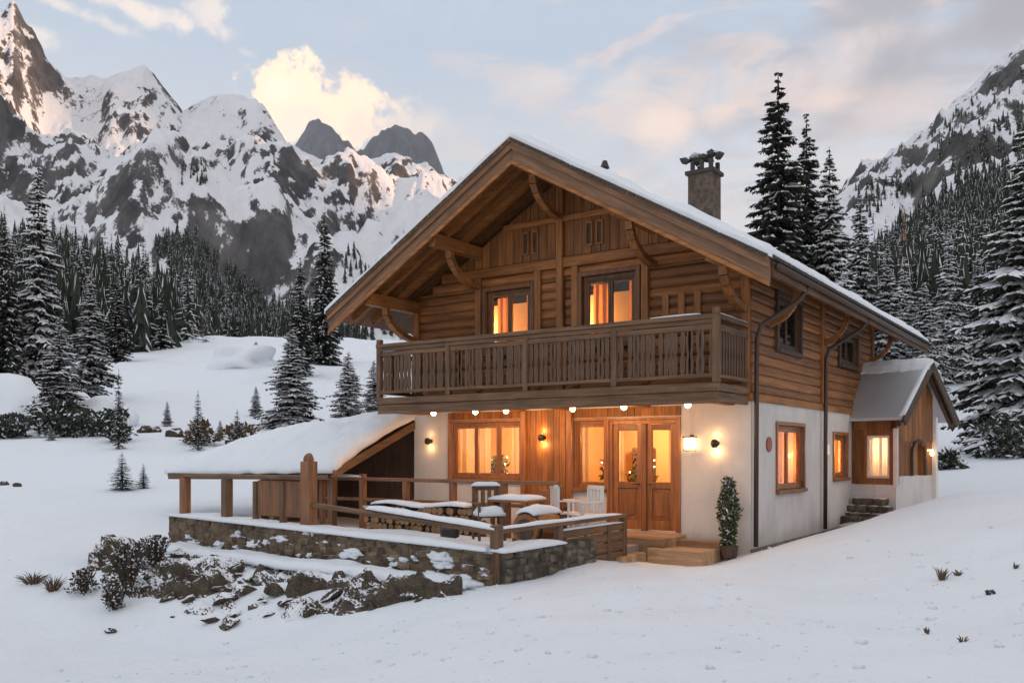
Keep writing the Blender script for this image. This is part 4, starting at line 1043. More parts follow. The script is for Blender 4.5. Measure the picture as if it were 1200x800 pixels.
mb.prism([(0, 0, 2.35), (0, 1.8, 2.35), (0, 1.8, pz(1.8) - .06), (0, PYC, pz(PYC) - .06), (0, 0, pz(0) - .06)], (-.14, 0, 0))
mb.build('timber_wall', wood_z, porch, fix=True)
mb = MB()
for k in range(9): z = 2.4 + k * .16; 
for i in range(10):
    y0 = .0 + i * .178; zt = min(pz(y0), pz(y0 + .17)) - .1
    if zt > 2.1: mb.box(.003, y0 + .004, 2.06, .025, y0 + .174, zt)
mb.build('gable_boarding', wood_z, porch)
mb = MB(); mb.box(.0, 2.55, -.2, .1, 2.65, 2.5) if False else None; mb.box(-.02, 1.803, -.3, .10, 1.90, 2.66); mb.box(-.05, -.05, 1.0, .06, .0, 2.36); mb.parts('post', white_paint, porch, bev=.008)
mb = MB()
for s_ in (-1, 1):
    ye = PYC + s_ * 1.38; vs = []
    for x in (-2.3, .26): vs += [(x, PYC, pz(PYC)), (x, ye, pz(ye)), (x, ye, pz(ye) + .07), (x, PYC, pz(PYC) + .07)]
    mb.add(vs, [(0, 1, 2, 3), (7, 6, 5, 4), (0, 4, 5, 1), (1, 5, 6, 2), (2, 6, 7, 3), (3, 7, 4, 0)])
proof = mb.build('roof', metal_roof, porch, fix=True)
mb = MB()
for s_ in (-1, 1):
    ye = PYC + s_ * 1.38; mb.beam((.30, PYC, pz(PYC) - .05), (.30, ye, pz(ye) - .05), .05, .2, (0, 0, 1)); mb.beam((.16, PYC, pz(PYC) - .09), (.16, ye, pz(ye) - .09), .09, .13)
mb.parts('barge_board', dark_w, proof)
mb = MB(); mb.slab(lambda u_, v_: (-2.3 + u_ * 2.65, PYC - .25 + v_ * .75, pz(PYC - .25 + v_ * .75) + .072), 20, 8, .11, .05, .2, 3)
mb.slab(lambda u_, v_: (.18 + v_ * .14, PYC - 1.36 * u_, pz(PYC - 1.36 * u_) + .072), 20, 3, .06, .03, .2, 5); mb.slab(lambda u_, v_: (-2.3 + v_ * 2.62, PYC + 1.36 * u_, pz(PYC + 1.36 * u_) + .072), 14, 14, .07, .03, .1, 6)
mb.build('roof_snow', snow, proof, fix=True)
mb = MB(); mb.box(-.72, .02, 1.2, -.66, .08, 2.2); mb.box(-.22, .02, 1.2, -.16, .08, 2.2); mb.box(-.66, .02, 1.2, -.22, .08, 1.26); mb.box(-.66, .02, 2.14, -.22, .08, 2.2)
pw = mb.build('window', white_paint, porch); g = MB(); g.box(-.66, .045, 1.26, -.22, .052, 2.14); g.build('pane', glass, pw)
g = MB(); drape(g, -.64, -.48, .13, 1.26, 2.14, .015); drape(g, -.4, -.24, .13, 1.26, 2.14, .015); g.build('curtain', curtain, pw)
mb = MB(); mb.box(-.75, 1.0, 1.0, -.15, 1.05, 2.6); mb.build('room_wall', room_wall, porch)
plight('room_light', (-.45, .55, 1.9), 48, (1, .70, .48), porch)
# arched doorway in the gable
mb = MB()
ar = [(0.006, .72, 1.25)] + [(0.006, 1.05 - .33 * math.cos(k * math.pi / 8), 1.78 + .30 * math.sin(k * math.pi / 8)) for k in range(9)] + [(0.006, 1.38, 1.25)]
for k in range(len(ar) - 1): mb.beam(Vector(ar[k]) + Vector((.03, 0, 0)), Vector(ar[k + 1]) + Vector((.03, 0, 0)), .06, .06, (1, 0, 0))
mb.build('arch_trim', dark_w, porch)
m_ = MB(); m_.lump((.1, 1.58, 1.78), (.05, .05, .07), 1, 0, 2); m_.box(.003, 1.55, 1.84, .12, 1.61, 1.87)
wlm = m_.build('wall_lamp', lamp_glow, porch); plight('sconce_light', (.22, 1.58, 1.72), 1.2, ORG, wlm)
# stone steps beside the porch (curved, with a little stack)
mb = MB()
for k in range(3):
    for i in range(5 - k): mb.stone((-1.0 + i * .27 + k * .1 + U(-.02, .02), -.42 + k * .12, .32 + k * .17), (.28, .34, .17), U(-.1, .1), .4)
o = mb.build('stone_steps', stone_snow, None); o.location = tuple(PO); o.rotation_euler = (0, 0, PA); tag(o, 'low curved grey stone steps in front of the porch window', 'steps')
mb = MB()
for k in range(2):
    for i in range(9): mb.stone((-1.3 + i * .28, -.85 + U(-.03, .03), .03 + k * .2), (.28, .3, .22), U(-.1, .1), .35)
o = mb.build('stone_wall', stone, None); o.location = tuple(PO); o.rotation_euler = (0, 0, PA); tag(o, 'low dark stone retaining wall under the porch', 'stone wall')

# slab bench and small rocks beside the side wall
mb = MB(); mb.box(.25, 4.6, .12, 1.0, 6.6, .22); mb.box(.3, 4.7, -.2, .4, 6.5, .12); mb.box(.85, 4.7, -.2, .95, 6.5, .12)
o = mb.build('stone_bench', simple('pale_slab', (.36, .33, .30), .85), None, bev=.015); o.location = tuple(HO); o.rotation_euler = (0, 0, HRZ); tag(o, 'pale flat stone slab bench along the white side wall', 'bench')
mb = MB(); mb.box(.06, .2, -.25, .85, 8.2, .015); o = mb.build('paving', simple('brown_gravel', (.18, .145, .11), .95, 0, .4, 20, .5), None); o.location = tuple(HO); o.rotation_euler = (0, 0, HRZ); tag(o, 'bare brown strip of ground along the side wall', None, kind='structure')
for i, (x, y, r_) in enumerate([(.35, 3.4, .12), (.45, 4.2, .13)]):
    m_ = MB(); m_.lump((0, 0, 0), (r_, r_, r_ * .8), i, .3, 2); o = m_.build('rock', metal_dark, None); o.location = H2W(x, y, .1); tag(o, ['small dark rock at the foot of the side wall, nearer the front', 'dark rock at the near end of the stone slab bench'][i], 'rock')

# ------------------------------------------------------------------ shrub in the corner
def leafy(name, label, cat, loc, r, h, n_, leafm, lsz=.045, seed=0, stems=5, snowf=.0, up=.3):
    rs_ = random.Random(seed); t = thing(name, label, cat, loc)
    st_ = MB(); lf = MB()
    for k in range(stems):
        a = rs_.uniform(0, 6.28); rr = r * rs_.uniform(.2, .8); pts_ = [(0, 0, -.1), (math.cos(a) * rr * .4, math.sin(a) * rr * .4, h * .4), (math.cos(a) * rr, math.sin(a) * rr, h * rs_.uniform(.75, 1))]
        st_.tube(pts_, [.02 * (h + .3), .014 * (h + .3), .004], 5)
    for k in range(n_):
        z = rs_.uniform(.05, 1) * h; a = rs_.uniform(0, 6.28); prof = (.75 + .3 * math.sin(z * 7 + seed)) * (1 if z < h * .8 else (1.15 - (z / h - .8) * 3))
        rr = r * math.sqrt(rs_.random()) * max(.2, prof); p = Vector((math.cos(a) * rr, math.sin(a) * rr, z)); s_ = lsz * rs_.uniform(.6, 1.5)
        d = Vector((rs_.uniform(-1, 1), rs_.uniform(-1, 1), rs_.uniform(-.6, 1))).normalized(); e = d.orthogonal().normalized() * s_ * .45
        lf.add([p, p + d * s_ + e, p + d * s_ * 2, p + d * s_ - e], [(0, 1, 2, 3)], 1 if rs_.random() < snowf else 0)
    st_.build('stem', bark, t); lf.build('foliage', [leafm, snow_tree], t); return t
sp_ = H2W(-.28, -.34, .05)
leafy('corner_shrub', 'tall narrow evergreen shrub in a pot at the front corner of the house', 'shrub', tuple(sp_), .19, 1.28, 2000, leaf_m, .04, 3, 6, .16)
pt = MB(); pt.tube([(0, 0, -.02), (0, 0, .02), (0, 0, .16), (0, 0, .18)], [.14, .15, .17, .17], 14); o = pt.build('plant_pot', dark_w, None, smooth=False); o.location = H2W(-.28, -.34, 0.0); tag(o, 'dark plant pot under the tall shrub at the house corner', 'pot')

# ------------------------------------------------------------------ terrace
TX, TY = -1.58, -5.47; TL = -8.75
def rubble(m_, p0, p1, z0a, z0b, z1a, z1b, th=.34, ch_=.105):
    p0 = Vector(p0); p1 = Vector(p1); L = (p1 - p0).length; d = (p1 - p0).normalized(); ang = math.atan2(d.y, d.x); nrm = Vector((-d.y, d.x, 0))
    n_c = max(2, int(round(((z1a - z0a) + (z1b - z0b)) / 2 / ch_)))
    for c in range(n_c):
        s_ = -U(0, .15)
        while s_ < L:
            wl_ = U(.09, .27); t = max(0, min(1, (s_ + wl_ / 2) / L)); zb = z0a + (z0b - z0a) * t; zt = z1a + (z1b - z1a) * t; hh = (zt - zb) / n_c
            q = p0 + d * max(wl_ / 2, min(L - wl_ / 2, s_ + wl_ / 2))
            m_.stone((q.x + nrm.x * U(-.02, .02), q.y + nrm.y * U(-.02, .02), zb + hh * (c + .5) + U(-.02, .02)), (wl_ * 1.08, th * U(.85, 1.12), hh * U(.95, 1.3)), ang, .42, tilt=U(-.12, .12)); s_ += wl_
    m_.beam((p0.x, p0.y, (z0a + z1a) / 2), (p1.x, p1.y, (z0b + z1b) / 2), th * .8, min(z1a - z0a, z1b - z0b) * .96)
def house_obj(mb, name, m, label, cat, smooth=False, bev=0, group=None, kind=None, fix=False):
    o = mb.build(name, m, None, smooth, bev, fix); o.location = tuple(HO); o.rotation_euler = (0, 0, HRZ); return tag(o, label, cat, group, kind)
w1 = thing('stone_wall', 'long low rubble stone terrace wall capped with snow, facing the viewer', 'stone wall', tuple(HO), HRZ)
mb = MB(); rubble(mb, (TL, TY, 0), (TX, TY, 0), -.25, -.3, .66, .46); mb.build('rubble', stone_snow, w1)
mb = MB(); mb.slab(lambda u_, v_: (TL + u_ * (TX - TL), TY - .22 + v_ * .46, .67 - .20 * u_), 90, 6, .085, .05, .3, 5); mb.build('wall_snow', snow, w1, smooth=True, fix=True)
mb = MB(); rs2 = random.Random(4)
for i in range(46):
    x = rs2.uniform(TL + .3, TX - .2); t_ = (x - TL) / (TX - TL); z = rs2.uniform(.05, .5 - .15 * t_); l_ = rs2.uniform(.06, .2)
    k_ = rs2.random() ** 2; mb.lump((x, TY - .165, z), (.03 + .16 * k_, .04, .02 + .05 * k_), i, .5, 3)
mb.build('snow_patch', snow, w1, smooth=True)['kind'] = 'stuff'
w2 = thing('stone_wall', 'short rubble stone wall turning from the terrace corner towards the door', 'stone wall', tuple(HO), HRZ)
mb = MB(); rubble(mb, (TX, TY, 0), (TX, TY + 2.5, 0), -.3, -.25, .46, .42); mb.build('rubble', stone, w2)
mb = MB(); mb.slab(lambda u_, v_: (TX - .22 + v_ * .46, TY - .1 + u_ * 1.55, .46), 26, 6, .085, .06, .3, 6); mb.build('wall_snow', snow, w2, smooth=True, fix=True)
# corner pillar + end boards
fence = thing('fence', 'weathered timber rail fence standing on the long terrace wall', 'fence', tuple(HO), HRZ)
def at_x(px, v): # local x of a pixel column on the plane y=v
    X0 = HO.x + HB.x * v; Yc = HO.y + HB.y * v; r_ = (px - 600) / FPX; return (r_ * Yc - X0) / (HA.x - r_ * HA.y)
for px, wdt, z0, z1_ in ((217, .15, .6, 1.36), (266, .15, .6, 1.34), (300, .09, .6, 1.32), (332, .10, .6, 1.32), (362, .20, .5, 1.66), (582, .14, -.1, .82)):
    x = at_x(px, TY); mb = MB(); mb.box(x - wdt / 2, TY - wdt / 2, z0, x + wdt / 2, TY + wdt / 2, z1_)
    if px == 362: mb.lump((x, TY, z1_ + .02), (.09, .09, .11), 2, .1, 2)
    mb.build('post', fence_w if px in (217, 362) else brown_z, fence, bev=.012)
xa, xb = at_x(200, TY), at_x(362, TY)
mb = MB(); mb.box(xa, TY - .07, 1.36, xb, TY + .07, 1.43); mb.build('rail', brown_x, fence, bev=.01)
mb = MB(); x = at_x(303, TY)
while x < xb - .1: mb.box(x, TY - .02, .76, x + .13, TY + .02, 1.34); x += .135
mb.parts('board', fence_w, fence)
xc = at_x(432, TY)
mb = MB(); mb.beam((xb, TY, .98), (TX, TY, .72), .10, .07); mb.build('rail', brown_x, fence, bev=.008)
mb = MB(); mb.slab(lambda u_, v_: (xc + u_ * (TX - xc), TY - .08 + v_ * .17, .955 - .20 * u_), 60, 5, .075, .12, .3, 7); mb.build('rail_snow', snow, fence, smooth=True, fix=True)
f2 = thing('fence', 'short snow-topped timber fence on the wall beside the entrance', 'fence', tuple(HO), HRZ)
mb = MB(); mb.box(TX - .06, TY, .70, TX + .06, -1.75, .76); mb.box(TX - .03, TY + 1.66, .50, TX + .03, -1.8, .62); mb.box(TX - .03, TY + 1.7, .335, TX + .03, -1.8, .48); mb.box(TX - .03, TY + 1.7, .165, TX + .03, -1.8, .32); mb.box(TX - .03, TY + 1.7, -.0, TX + .03, -1.8, .15); mb.box(TX - .03, TY + 1.7, -.25, TX + .03, -1.8, -.02)
mb.parts('rail', brown_y, f2, bev=.01)
mb = MB(); mb.slab(lambda u_, v_: (TX - .07 + v_ * .14, TY + u_ * 3.5, .762), 40, 4, .04, .08, .3, 8); mb.slab(lambda u_, v_: (TX - .035 + v_ * .08, TY + 1.6 + u_ * 2.0, .622), 20, 3, .03, .1, .3, 9); mb.build('rail_snow', snow, f2, smooth=True, fix=True)
for y in (TY + 1.6, -2.35, -1.8):
    mb = MB(); mb.box(TX - .05, y - .06, -.3, TX + .05, y + .06, .70 if y > -2 or y < -3 else .60); mb.build('post', brown_z, f2, bev=.01)
# terrace floor of packed snow
mb = MB(); mb.box(-9.0, TY + .15, -.2, -3.0, -.12, .18); mb.box(-3.0, TY + .15, -.2, TX - .1, -1.0, .17)
house_obj(mb, 'terrace', simple('terrace_paving', (.30, .26, .22), .9, 0, .3, 6, .3), 'paved terrace in front of the chalet', None, kind='structure')
mb = MB(); mb.slab(lambda u_, v_: (-9.0 + u_ * 7.2, TY + .15 + v_ * 3.0, .182), 40, 20, .14, .01, .1, 4)
house_obj(mb, 'terrace_snow', snow, 'snow lying over the front of the terrace', None, smooth=True, kind='structure', fix=True)
# inner fence with rail from the shed post to the door
f3 = thing('fence', 'brown rail fence running behind the woodpile towards the windows', 'fence', tuple(HO), HRZ); IV = -1.9
x0, x1 = at_x(378, IV), at_x(655, IV)
mb = MB(); mb.box(x0, IV - .05, 1.22, x1, IV + .05, 1.29); mb.box(x0, IV - .03, .8, x1, IV + .03, .87); mb.parts('rail', fence_x, f3, bev=.008)
mb = MB(); mb.slab(lambda u_, v_: (x0 + u_ * 1.2, IV - .06 + v_ * .12, 1.292), 16, 3, .05, .1, .3, 11); mb.build('rail_snow', snow, f3, smooth=True, fix=True)
for k in range(6):
    x = x0 + (x1 - x0) * k / 5; mb = MB(); mb.box(x - .06, IV - .06, .1, x + .06, IV + .06, 1.22 + (.14 if k == 1 else 0)); mb.build('post', fence_w, f3, bev=.01)
# firewood: split logs stacked in front of the inner fence
lg = MB(); lg.tube([(0, -.2, 0), (0, .2, 0)], .062, 9, 0, False)
for y, o_ in ((-.2, 0), (.2, 0)): lg.add([(.062 * math.cos(k * .698), y, .062 * math.sin(k * .698)) for k in range(9)], [tuple(range(9))], 1)
log0 = None; xl0, xl1 = at_x(436, -2.3), at_x(560, -2.3)
row = 0; z = .25; cnt = 0
while row < 5:
    x = xl0 + .07 * (row % 2)
    while x < xl1:
        if not (row > 3 and R() < .45):
            if log0 is None: o = lg.build('firewood_log', [bark, endgrain], None); log0 = o; tag(o, 'split log with pale cut end in the woodpile behind the terrace wall', 'log', 'logs of the terrace woodpile')
            else: o = log0.copy(); C.objects.link(o)
            s_ = U(.85, 1.12); o.location = H2W(x, -2.25 + U(-.05, .05), z + .03 * 0); o.rotation_euler = (0, U(0, 6), HRZ + U(-.06, .06)); o.scale = (s_, 1, s_); cnt += 1
        x += .135
    z += .117; row += 1
mb = MB(); mb.slab(lambda u_, v_: (xl0 + .1 + u_ * (xl1 - xl0) * .9, -2.45 + v_ * .4, z - .05 + .03 * math.sin(u_ * 9)), 50, 8, .07, .12, .2, 21)
house_obj(mb, 'snow_cap', snow, 'strip of snow lying on top of the stacked woodpile', 'snow', smooth=True, fix=True)
# ------------------------------------------------------------------ terrace furniture
def HP(px, v, z): return H2W(at_x(px, v), v, z)
# barrel table lying: big log round with dark end, snow on top
t = thing('barrel', 'wooden barrel lying on its side with dark round end and snow on top', 'barrel', tuple(HP(632, -3.3, .30)), HRZ)
mb = MB(); mb.tube([(0, -.42, .3), (0, -.2, .3), (0, 0, .3), (0, .2, .3), (0, .42, .3)], [.24, .275, .29, .275, .24], 18); mb.build('barrel_body', wood_y, t)
mb = MB(); mb.tube([(0, -.425, .3), (0, -.43, .3)], .17, 16); mb.build('barrel_end', dark_w, t)
for y in (-.34, .34): mb = MB(); mb.tube([(0, y - .02, .3), (0, y + .02, .3)], .272, 18); mb.parts('hoop', metal_dark, t)
mb = MB(); mb.box(-.32, -.3, 0, .32, -.22, .14); mb.box(-.32, .22, 0, .32, .3, .14); mb.parts('cradle', brown_x, t)
mb = MB(); mb.slab(lambda u_, v_: ((v_ - .5) * .34, -.42 + u_ * .84, .3 + math.sqrt(max(0, .29 ** 2 - ((v_ - .5) * .34) ** 2)) - .02), 12, 8, .09, .03, .3, 12); mb.build('snow_cap', snow, t, smooth=True, fix=True)
def garden_chair(label, px, v, rz, m_, snowy=True, group=None):
    t = thing('garden_chair', label, 'chair', tuple(HP(px, v, .30)), HRZ + rz, group)
    mb = MB()
    for i in range(5): mb.box(-.22 + i * .09, -.22, .42, -.22 + i * .09 + .075, .22, .445)
    mb.build('seat', m_, t, bev=.004)
    mb = MB()
    for i in range(4): mb.box(-.2 + i * .115, .2, .48, -.2 + i * .115 + .07, .225, .9)
    mb.box(-.24, .195, .86, .24, .235, .93); mb.build('backrest', m_, t, bev=.004)
    for a, b in ((-1, -1), (1, -1), (-1, 1), (1, 1)): mb = MB(); mb.box(a * .22 - .02, b * .2 - .02, 0, a * .22 + .02, b * .2 + .02, .64 if b < 0 else .9); mb.build('leg', m_, t)
    for a in (-1, 1): mb = MB(); mb.box(a * .23 - .025, -.24, .64, a * .23 + .025, .2, .665); mb.build('armrest', m_, t, bev=.004)
    if snowy: mb = MB(); mb.slab(lambda u_, v_: (-.23 + u_ * .46, -.23 + v_ * .42, .447), 8, 8, .15, .03, .3, 3); mb.slab(lambda u_, v_: (-.25 + u_ * .5, .18 + v_ * .07, .932), 8, 3, .07, .03, .3, 4); mb.build('snow_cap', snow, t, smooth=True, fix=True)
    return t
garden_chair('snow-heaped wooden chair turned sideways left of the barrel', 573, -3.2, .9, brown_y)
garden_chair('white garden chair beside the door windows behind the fence', 686, -2.0, -.5, white_paint, False)
garden_chair('white garden chair nearest the fence corner, back to the viewer', 663, -1.75, 2.4, white_paint, False)
t = thing('terrace_table', 'small slatted terrace table with snow between barrel and door', 'table', tuple(HP(606, -2.75, .30)), HRZ)
mb = MB(); mb.box(-.4, -.3, .66, .4, .3, .70); mb.build('tabletop', wood_x, t, bev=.01)
for a, b in ((-1, -1), (1, -1), (-1, 1), (1, 1)): mb = MB(); mb.box(a * .34 - .03, b * .24 - .03, 0, a * .34 + .03, b * .24 + .03, .66); mb.build('leg', wood_z, t)
mb = MB(); mb.slab(lambda u_, v_: (-.4 + u_ * .8, -.3 + v_ * .6, .702), 12, 8, .08, .02, .2, 3); mb.build('snow_cap', snow, t, smooth=True, fix=True)
m_ = MB(); m_.tube([(0, 0, 0), (0, 0, .03), (0, 0, .16), (0, 0, .2)], [.1, .16, .17, .14], 14); m_.lump((0, 0, .22), (.15, .15, .07), 4, .1, 2, 1); o = m_.build('lidded_pot', [metal_dark, snow], None); o.location = HP(527, -3.6, .36); tag(o, 'small round dark pot topped with snow before the woodpile', 'pot')
m_ = MB(); m_.box(-.3, -.18, 0, .3, .18, .42); m_.box(-.33, -.2, .42, .33, .2, .47); o = m_.build('storage_chest', dark_w, None, bev=.01); o.location = HP(648, -.5, .30); o.rotation_euler = (0, 0, HRZ); tag(o, 'dark wooden chest against the wall left of the door window', 'chest')
m_ = MB(); m_.tube([(0, 0, 0), (0, 0, .3)], [.1, .14], 12); o = m_.build('plant_pot', clay, None); o.location = HP(640, -.5, .77); tag(o, 'little clay pot standing on the dark chest', 'pot')

# ------------------------------------------------------------------ lean-to shed with snow roof
shed = thing('woodshed', 'lean-to woodshed left of the house under a thick smooth snow roof', 'shed', tuple(HO), HRZ)
A0 = Vector((-7.85, -2.45, 1.42)); B0 = Vector((-13.3, -2.45, 1.32)); C0 = Vector((-12.4, .7, 2.28)); D0 = Vector((-7.85, .6, 2.72))
def sq(u_, v_):   # u: right->left, v: front->back
    return (A0 * (1 - u_) + B0 * u_) * (1 - v_) + (D0 * (1 - u_) + C0 * u_) * v_
mb = MB(); g = [[sq(i / 8, j / 6) for i in range(9)] for j in range(7)]; vs = [p for r_ in g for p in r_] + [p - Vector((0, 0, .09)) for r_ in g for p in r_]; fs = []
for j in range(6):
    for i in range(8): a = j * 9 + i; fs += [(a, a + 1, a + 10, a + 9), (63 + a, 63 + a + 9, 63 + a + 10, 63 + a + 1)]
for i in range(8): fs += [(i, 63 + i, 64 + i, i + 1), (54 + i, 55 + i, 118 + i, 117 + i)]
for j in range(6): a = j * 9; fs += [(a, a + 9, 63 + a + 9, 63 + a), (a + 8, 63 + a + 8, 63 + a + 17, a + 17)]
mb.add(vs, fs); sr = mb.build('roof', brown_y, shed, fix=True)
mb = MB(); mb.slab(lambda u_, v_: sq(-.012 + u_ * 1.03, -.03 + v_ * 1.05) + Vector((0, 0, .12 * math.sin(math.pi * v_) * (1 - .3 * u_))), 60, 36, .30, .012, .16, 2); mb.build('roof_snow', snow, sr, smooth=True, fix=True)
mb = MB(); mb.beam((-7.8, -2.5, 1.36), (-7.8, .55, 2.64), .06, .16); mb.beam((-7.9, -2.5, 1.30), (-13.3, -2.5, 1.22), .08, .1); mb.parts('barge_board', brown_y, sr)
mb = MB(); mb.box(-10.4, .1, -.1, -7.82, .18, 2.3); mb.build('back_wall', dark_w, shed)
mb = MB(); mb.box(-10.4, -2.2, -.1, -10.32, .098, 1.6); mb.build('side_wall', dark_w, shed)
for x in (-8.0, -9.8, -11.4, -12.9): mb = MB(); mb.box(x - .07, -2.4, -.1, x + .07, -2.26, 1.3); mb.build('post', brown_z, shed)

# ------------------------------------------------------------------ rock bank below the terrace
def bank():
    top = [(-10.1, TY - .35, .16), (-7.6, TY - .6, .08), (-6.0, TY - .6, .03), (-4.6, TY - .62, .0), (-3.2, TY - .66, .0), (-1.9, TY - .8, .0)]
    top = [H2W(*p) for p in top]; botp = [(84, 708, 13.9), (170, 738, 12.3), (262, 737, 11.7), (335, 742, 11.2), (430, 720, 11.25), (545, 697, 11.4)]
    bot = []
    for px, py, Y in botp: p = on_ground(px, Y); bot.append(Vector((p.x, p.y, p.z - .12)))
    nu, nv = 190, 60; m_ = MB(); V = []
    for j in range(nv + 1):
        for i in range(nu + 1):
            t = i / nu * 5; k = min(4, int(t)); f_ = t - k; a = top[k].lerp(top[k + 1], f_); b = bot[k].lerp(bot[k + 1], f_)
            s_ = j / nv; p = a.lerp(b, s_); bulge = math.sin(math.pi * min(1, s_ * 1.15) ** .8) * .22 if s_ < .87 else 0
            dn = (b - a); dn.z = 0; dn = dn.normalized() if dn.length > 1e-3 else Vector((0, -1, 0))
            q = p * 2.2; nz = noise.ridged_multi_fractal(Vector((q.x + q.y * .8, q.y, q.z * 1.4)), 1, 2.1, 5, 1, 2) - 1.0
            lx = (p - HO).dot(HA); ly = (p - HO).dot(HB); sk = noise.noise(Vector((lx * 1.9 - ly * .9, ly * .55 + lx * .3, 4.4))) + .6 * noise.noise(p * 2.6)
            bulge *= max(-.5, min(1.5, .75 + 2.3 * sk))
            p = p + Vector((0, 0, 1)) * (bulge * .9 + .14 * nz * math.sin(math.pi * s_) ** .5 if 0 < s_ < 1 else 0) + dn * bulge * .5 + Vector((0, 0, .05 * noise.noise(p * 9)))
            V.append(p)
    m_.v = [tuple(v) for v in V]; W_ = nu + 1
    for j in range(nv):
        for i in range(nu): a = j * W_ + i; m_.f.append((a, a + W_, a + W_ + 1, a + 1))
    m_.mi = [0] * len(m_.f)
    tag(m_.build('rock_bank', rockbank, None, smooth=False), 'rough brown rock bank under the terrace streaked with snow', 'rock bank'); return top, bot
top, bot = bank()
# boulders set in the bank
rb = random.Random(5)
protos = []
for k in range(5):
    m_ = MB(); bm = bmesh.new()
    for q in range(16): v_ = Vector((rb.gauss(0, 1), rb.gauss(0, 1), rb.gauss(0, 1))).normalized() * rb.uniform(.75, 1.1); bm.verts.new((v_.x, v_.y * .8, v_.z * .65))
    r_ = bmesh.ops.convex_hull(bm, input=bm.verts); bm.verts.index_update(); bmesh.ops.triangulate(bm, faces=bm.faces); bmesh.ops.subdivide_edges(bm, edges=bm.edges, cuts=2, use_grid_fill=True); bm.verts.index_update()
    m_.add([v.co * (1 + .12 * noise.noise(v.co * 3 + Vector((k * 5, 0, 0)))) for v in bm.verts], [[v.index for v in f.verts] for f in bm.faces]); bm.free(); protos.append(m_)
pm = []
for k, m_ in enumerate(protos):
    o = m_.build('boulder', rockbank, None); pm.append(o.data); bpy.data.objects.remove(o)
for i in range(110):
    t = rb.uniform(0, 4.9); k = min(4, int(t)); a = top[k].lerp(top[k + 1], t - k); b = bot[k].lerp(bot[k + 1], t - k); s_ = rb.uniform(.08, .92)
    p = a.lerp(b, s_) + Vector((0, 0, .10)); o = bpy.data.objects.new('boulder', pm[i % 5]); C.objects.link(o)
    sc = .05 + .16 * rb.random() ** 1.8; o.location = p; o.scale = (sc * rb.uniform(.9, 1.5), sc, sc * rb.uniform(.7, 1.1)); o.rotation_euler = (rb.uniform(-.5, .5), rb.uniform(-.5, .5), rb.uniform(0, 6))
    tag(o, 'brown boulder with a little snow set in the bank below the terrace', 'boulder', 'boulders in the terrace bank')
# snow ledge on top of the bank
mb = MB()
mb.slab(lambda u_, v_: (-8.95 + u_ * 7.25, TY - .75 + v_ * .6 + .05 * math.sin(u_ * 21), .10 - .09 * u_), 90, 10, .13, .03, .25, 14)
house_obj(mb, 'snow_ledge', snow, 'ledge of snow between the terrace wall and the rock bank', None, smooth=True, kind='structure', fix=True)

# ------------------------------------------------------------------ dead shrubs, tufts, rocks in the snow
def tuft(name, label, cat, px, Y, h, r, n_, seed, mtl=twig_m, dz=0):
    rs_ = random.Random(seed); m_ = MB()
    for k in range(n_):
        a = rs_.uniform(0, 6.28); l_ = h * rs_.uniform(.4, 1); rr = r * rs_.uniform(.2, 1); b0 = Vector((math.cos(a) * rr * .2, math.sin(a) * rr * .2, -.03)); b1 = Vector((math.cos(a) * rr * .6, math.sin(a) * rr * .6, l_ * .6)); b2 = Vector((math.cos(a) * rr, math.sin(a) * rr, l_ * rs_.uniform(.75, 1)))
        m_.tube([b0, b1, b2], [.006 * (1 + h), .005 * (1 + h), .002], 4)
        if h > .3:
            for q in range(4):
                c0 = b1.lerp(b2, rs_.random()); m_.tube([c0, c0 + Vector((rs_.uniform(-.12, .12), rs_.uniform(-.12, .12), rs_.uniform(.02, .14)))], [.005, .002], 4)
    o = m_.build(name, mtl, None); p = on_ground(px, Y); o.location = p + Vector((0, 0, dz)); tag(o, label, cat); return o
leafy('dead_shrub', 'bushy brown dead shrub at the left end of the rock bank', 'shrub', tuple(on_ground(150, 13.5)), .42, .72, 900, brown_leaf, .026, 1, 34, .2)
leafy('dead_shrub', 'low dark brown shrub left of the bushy one in the snow', 'shrub', tuple(on_ground(98, 13.6)), .26, .36, 500, brown_leaf, .024, 2, 20, .15)
leafy('dead_shrub', 'dry brown shrub at the head of the rock bank near the fence end', 'shrub', tuple(on_ground(182, 14.4)), .36, .5, 650, brown_leaf, .026, 3, 26, .2)
leafy('dead_shrub', 'brown shrub between the bushy shrub and the lowest rocks', 'shrub', tuple(on_ground(135, 12.9)), .3, .4, 500, brown_leaf, .026, 4, 20, .2)
tuft('grass_tuft', 'wide pale tuft of dry grass poking from the snow far left', 'grass', 38, 14.0, .20, .3, 60, 4)
tuft('grass_tuft', 'sparse dry grass between the left tuft and the brown shrub', 'grass', 62, 13.7, .24, .25, 50, 5)
tuft('grass_tuft', 'spiky dry grass tuft standing in the snow on the right', 'grass', 1104, 10.2, .17, .12, 22, 6)
tuft('grass_tuft', 'small dry tuft just right of the spiky one', 'grass', 1122, 10.3, .09, .08, 16, 7)
tuft('grass_tuft', 'little brown tuft low in the snow on the right slope', 'grass', 1086, 7.7, .07, .05, 14, 8)
tuft('grass_tuft', 'dry tuft at the right edge of the picture in the snow', 'grass', 1190, 10.2, .09, .07, 14, 9)
tuft('grass_tuft', 'tiny dark tuft in the lower right snow', 'grass', 1128, 7.2, .06, .06, 10, 10)
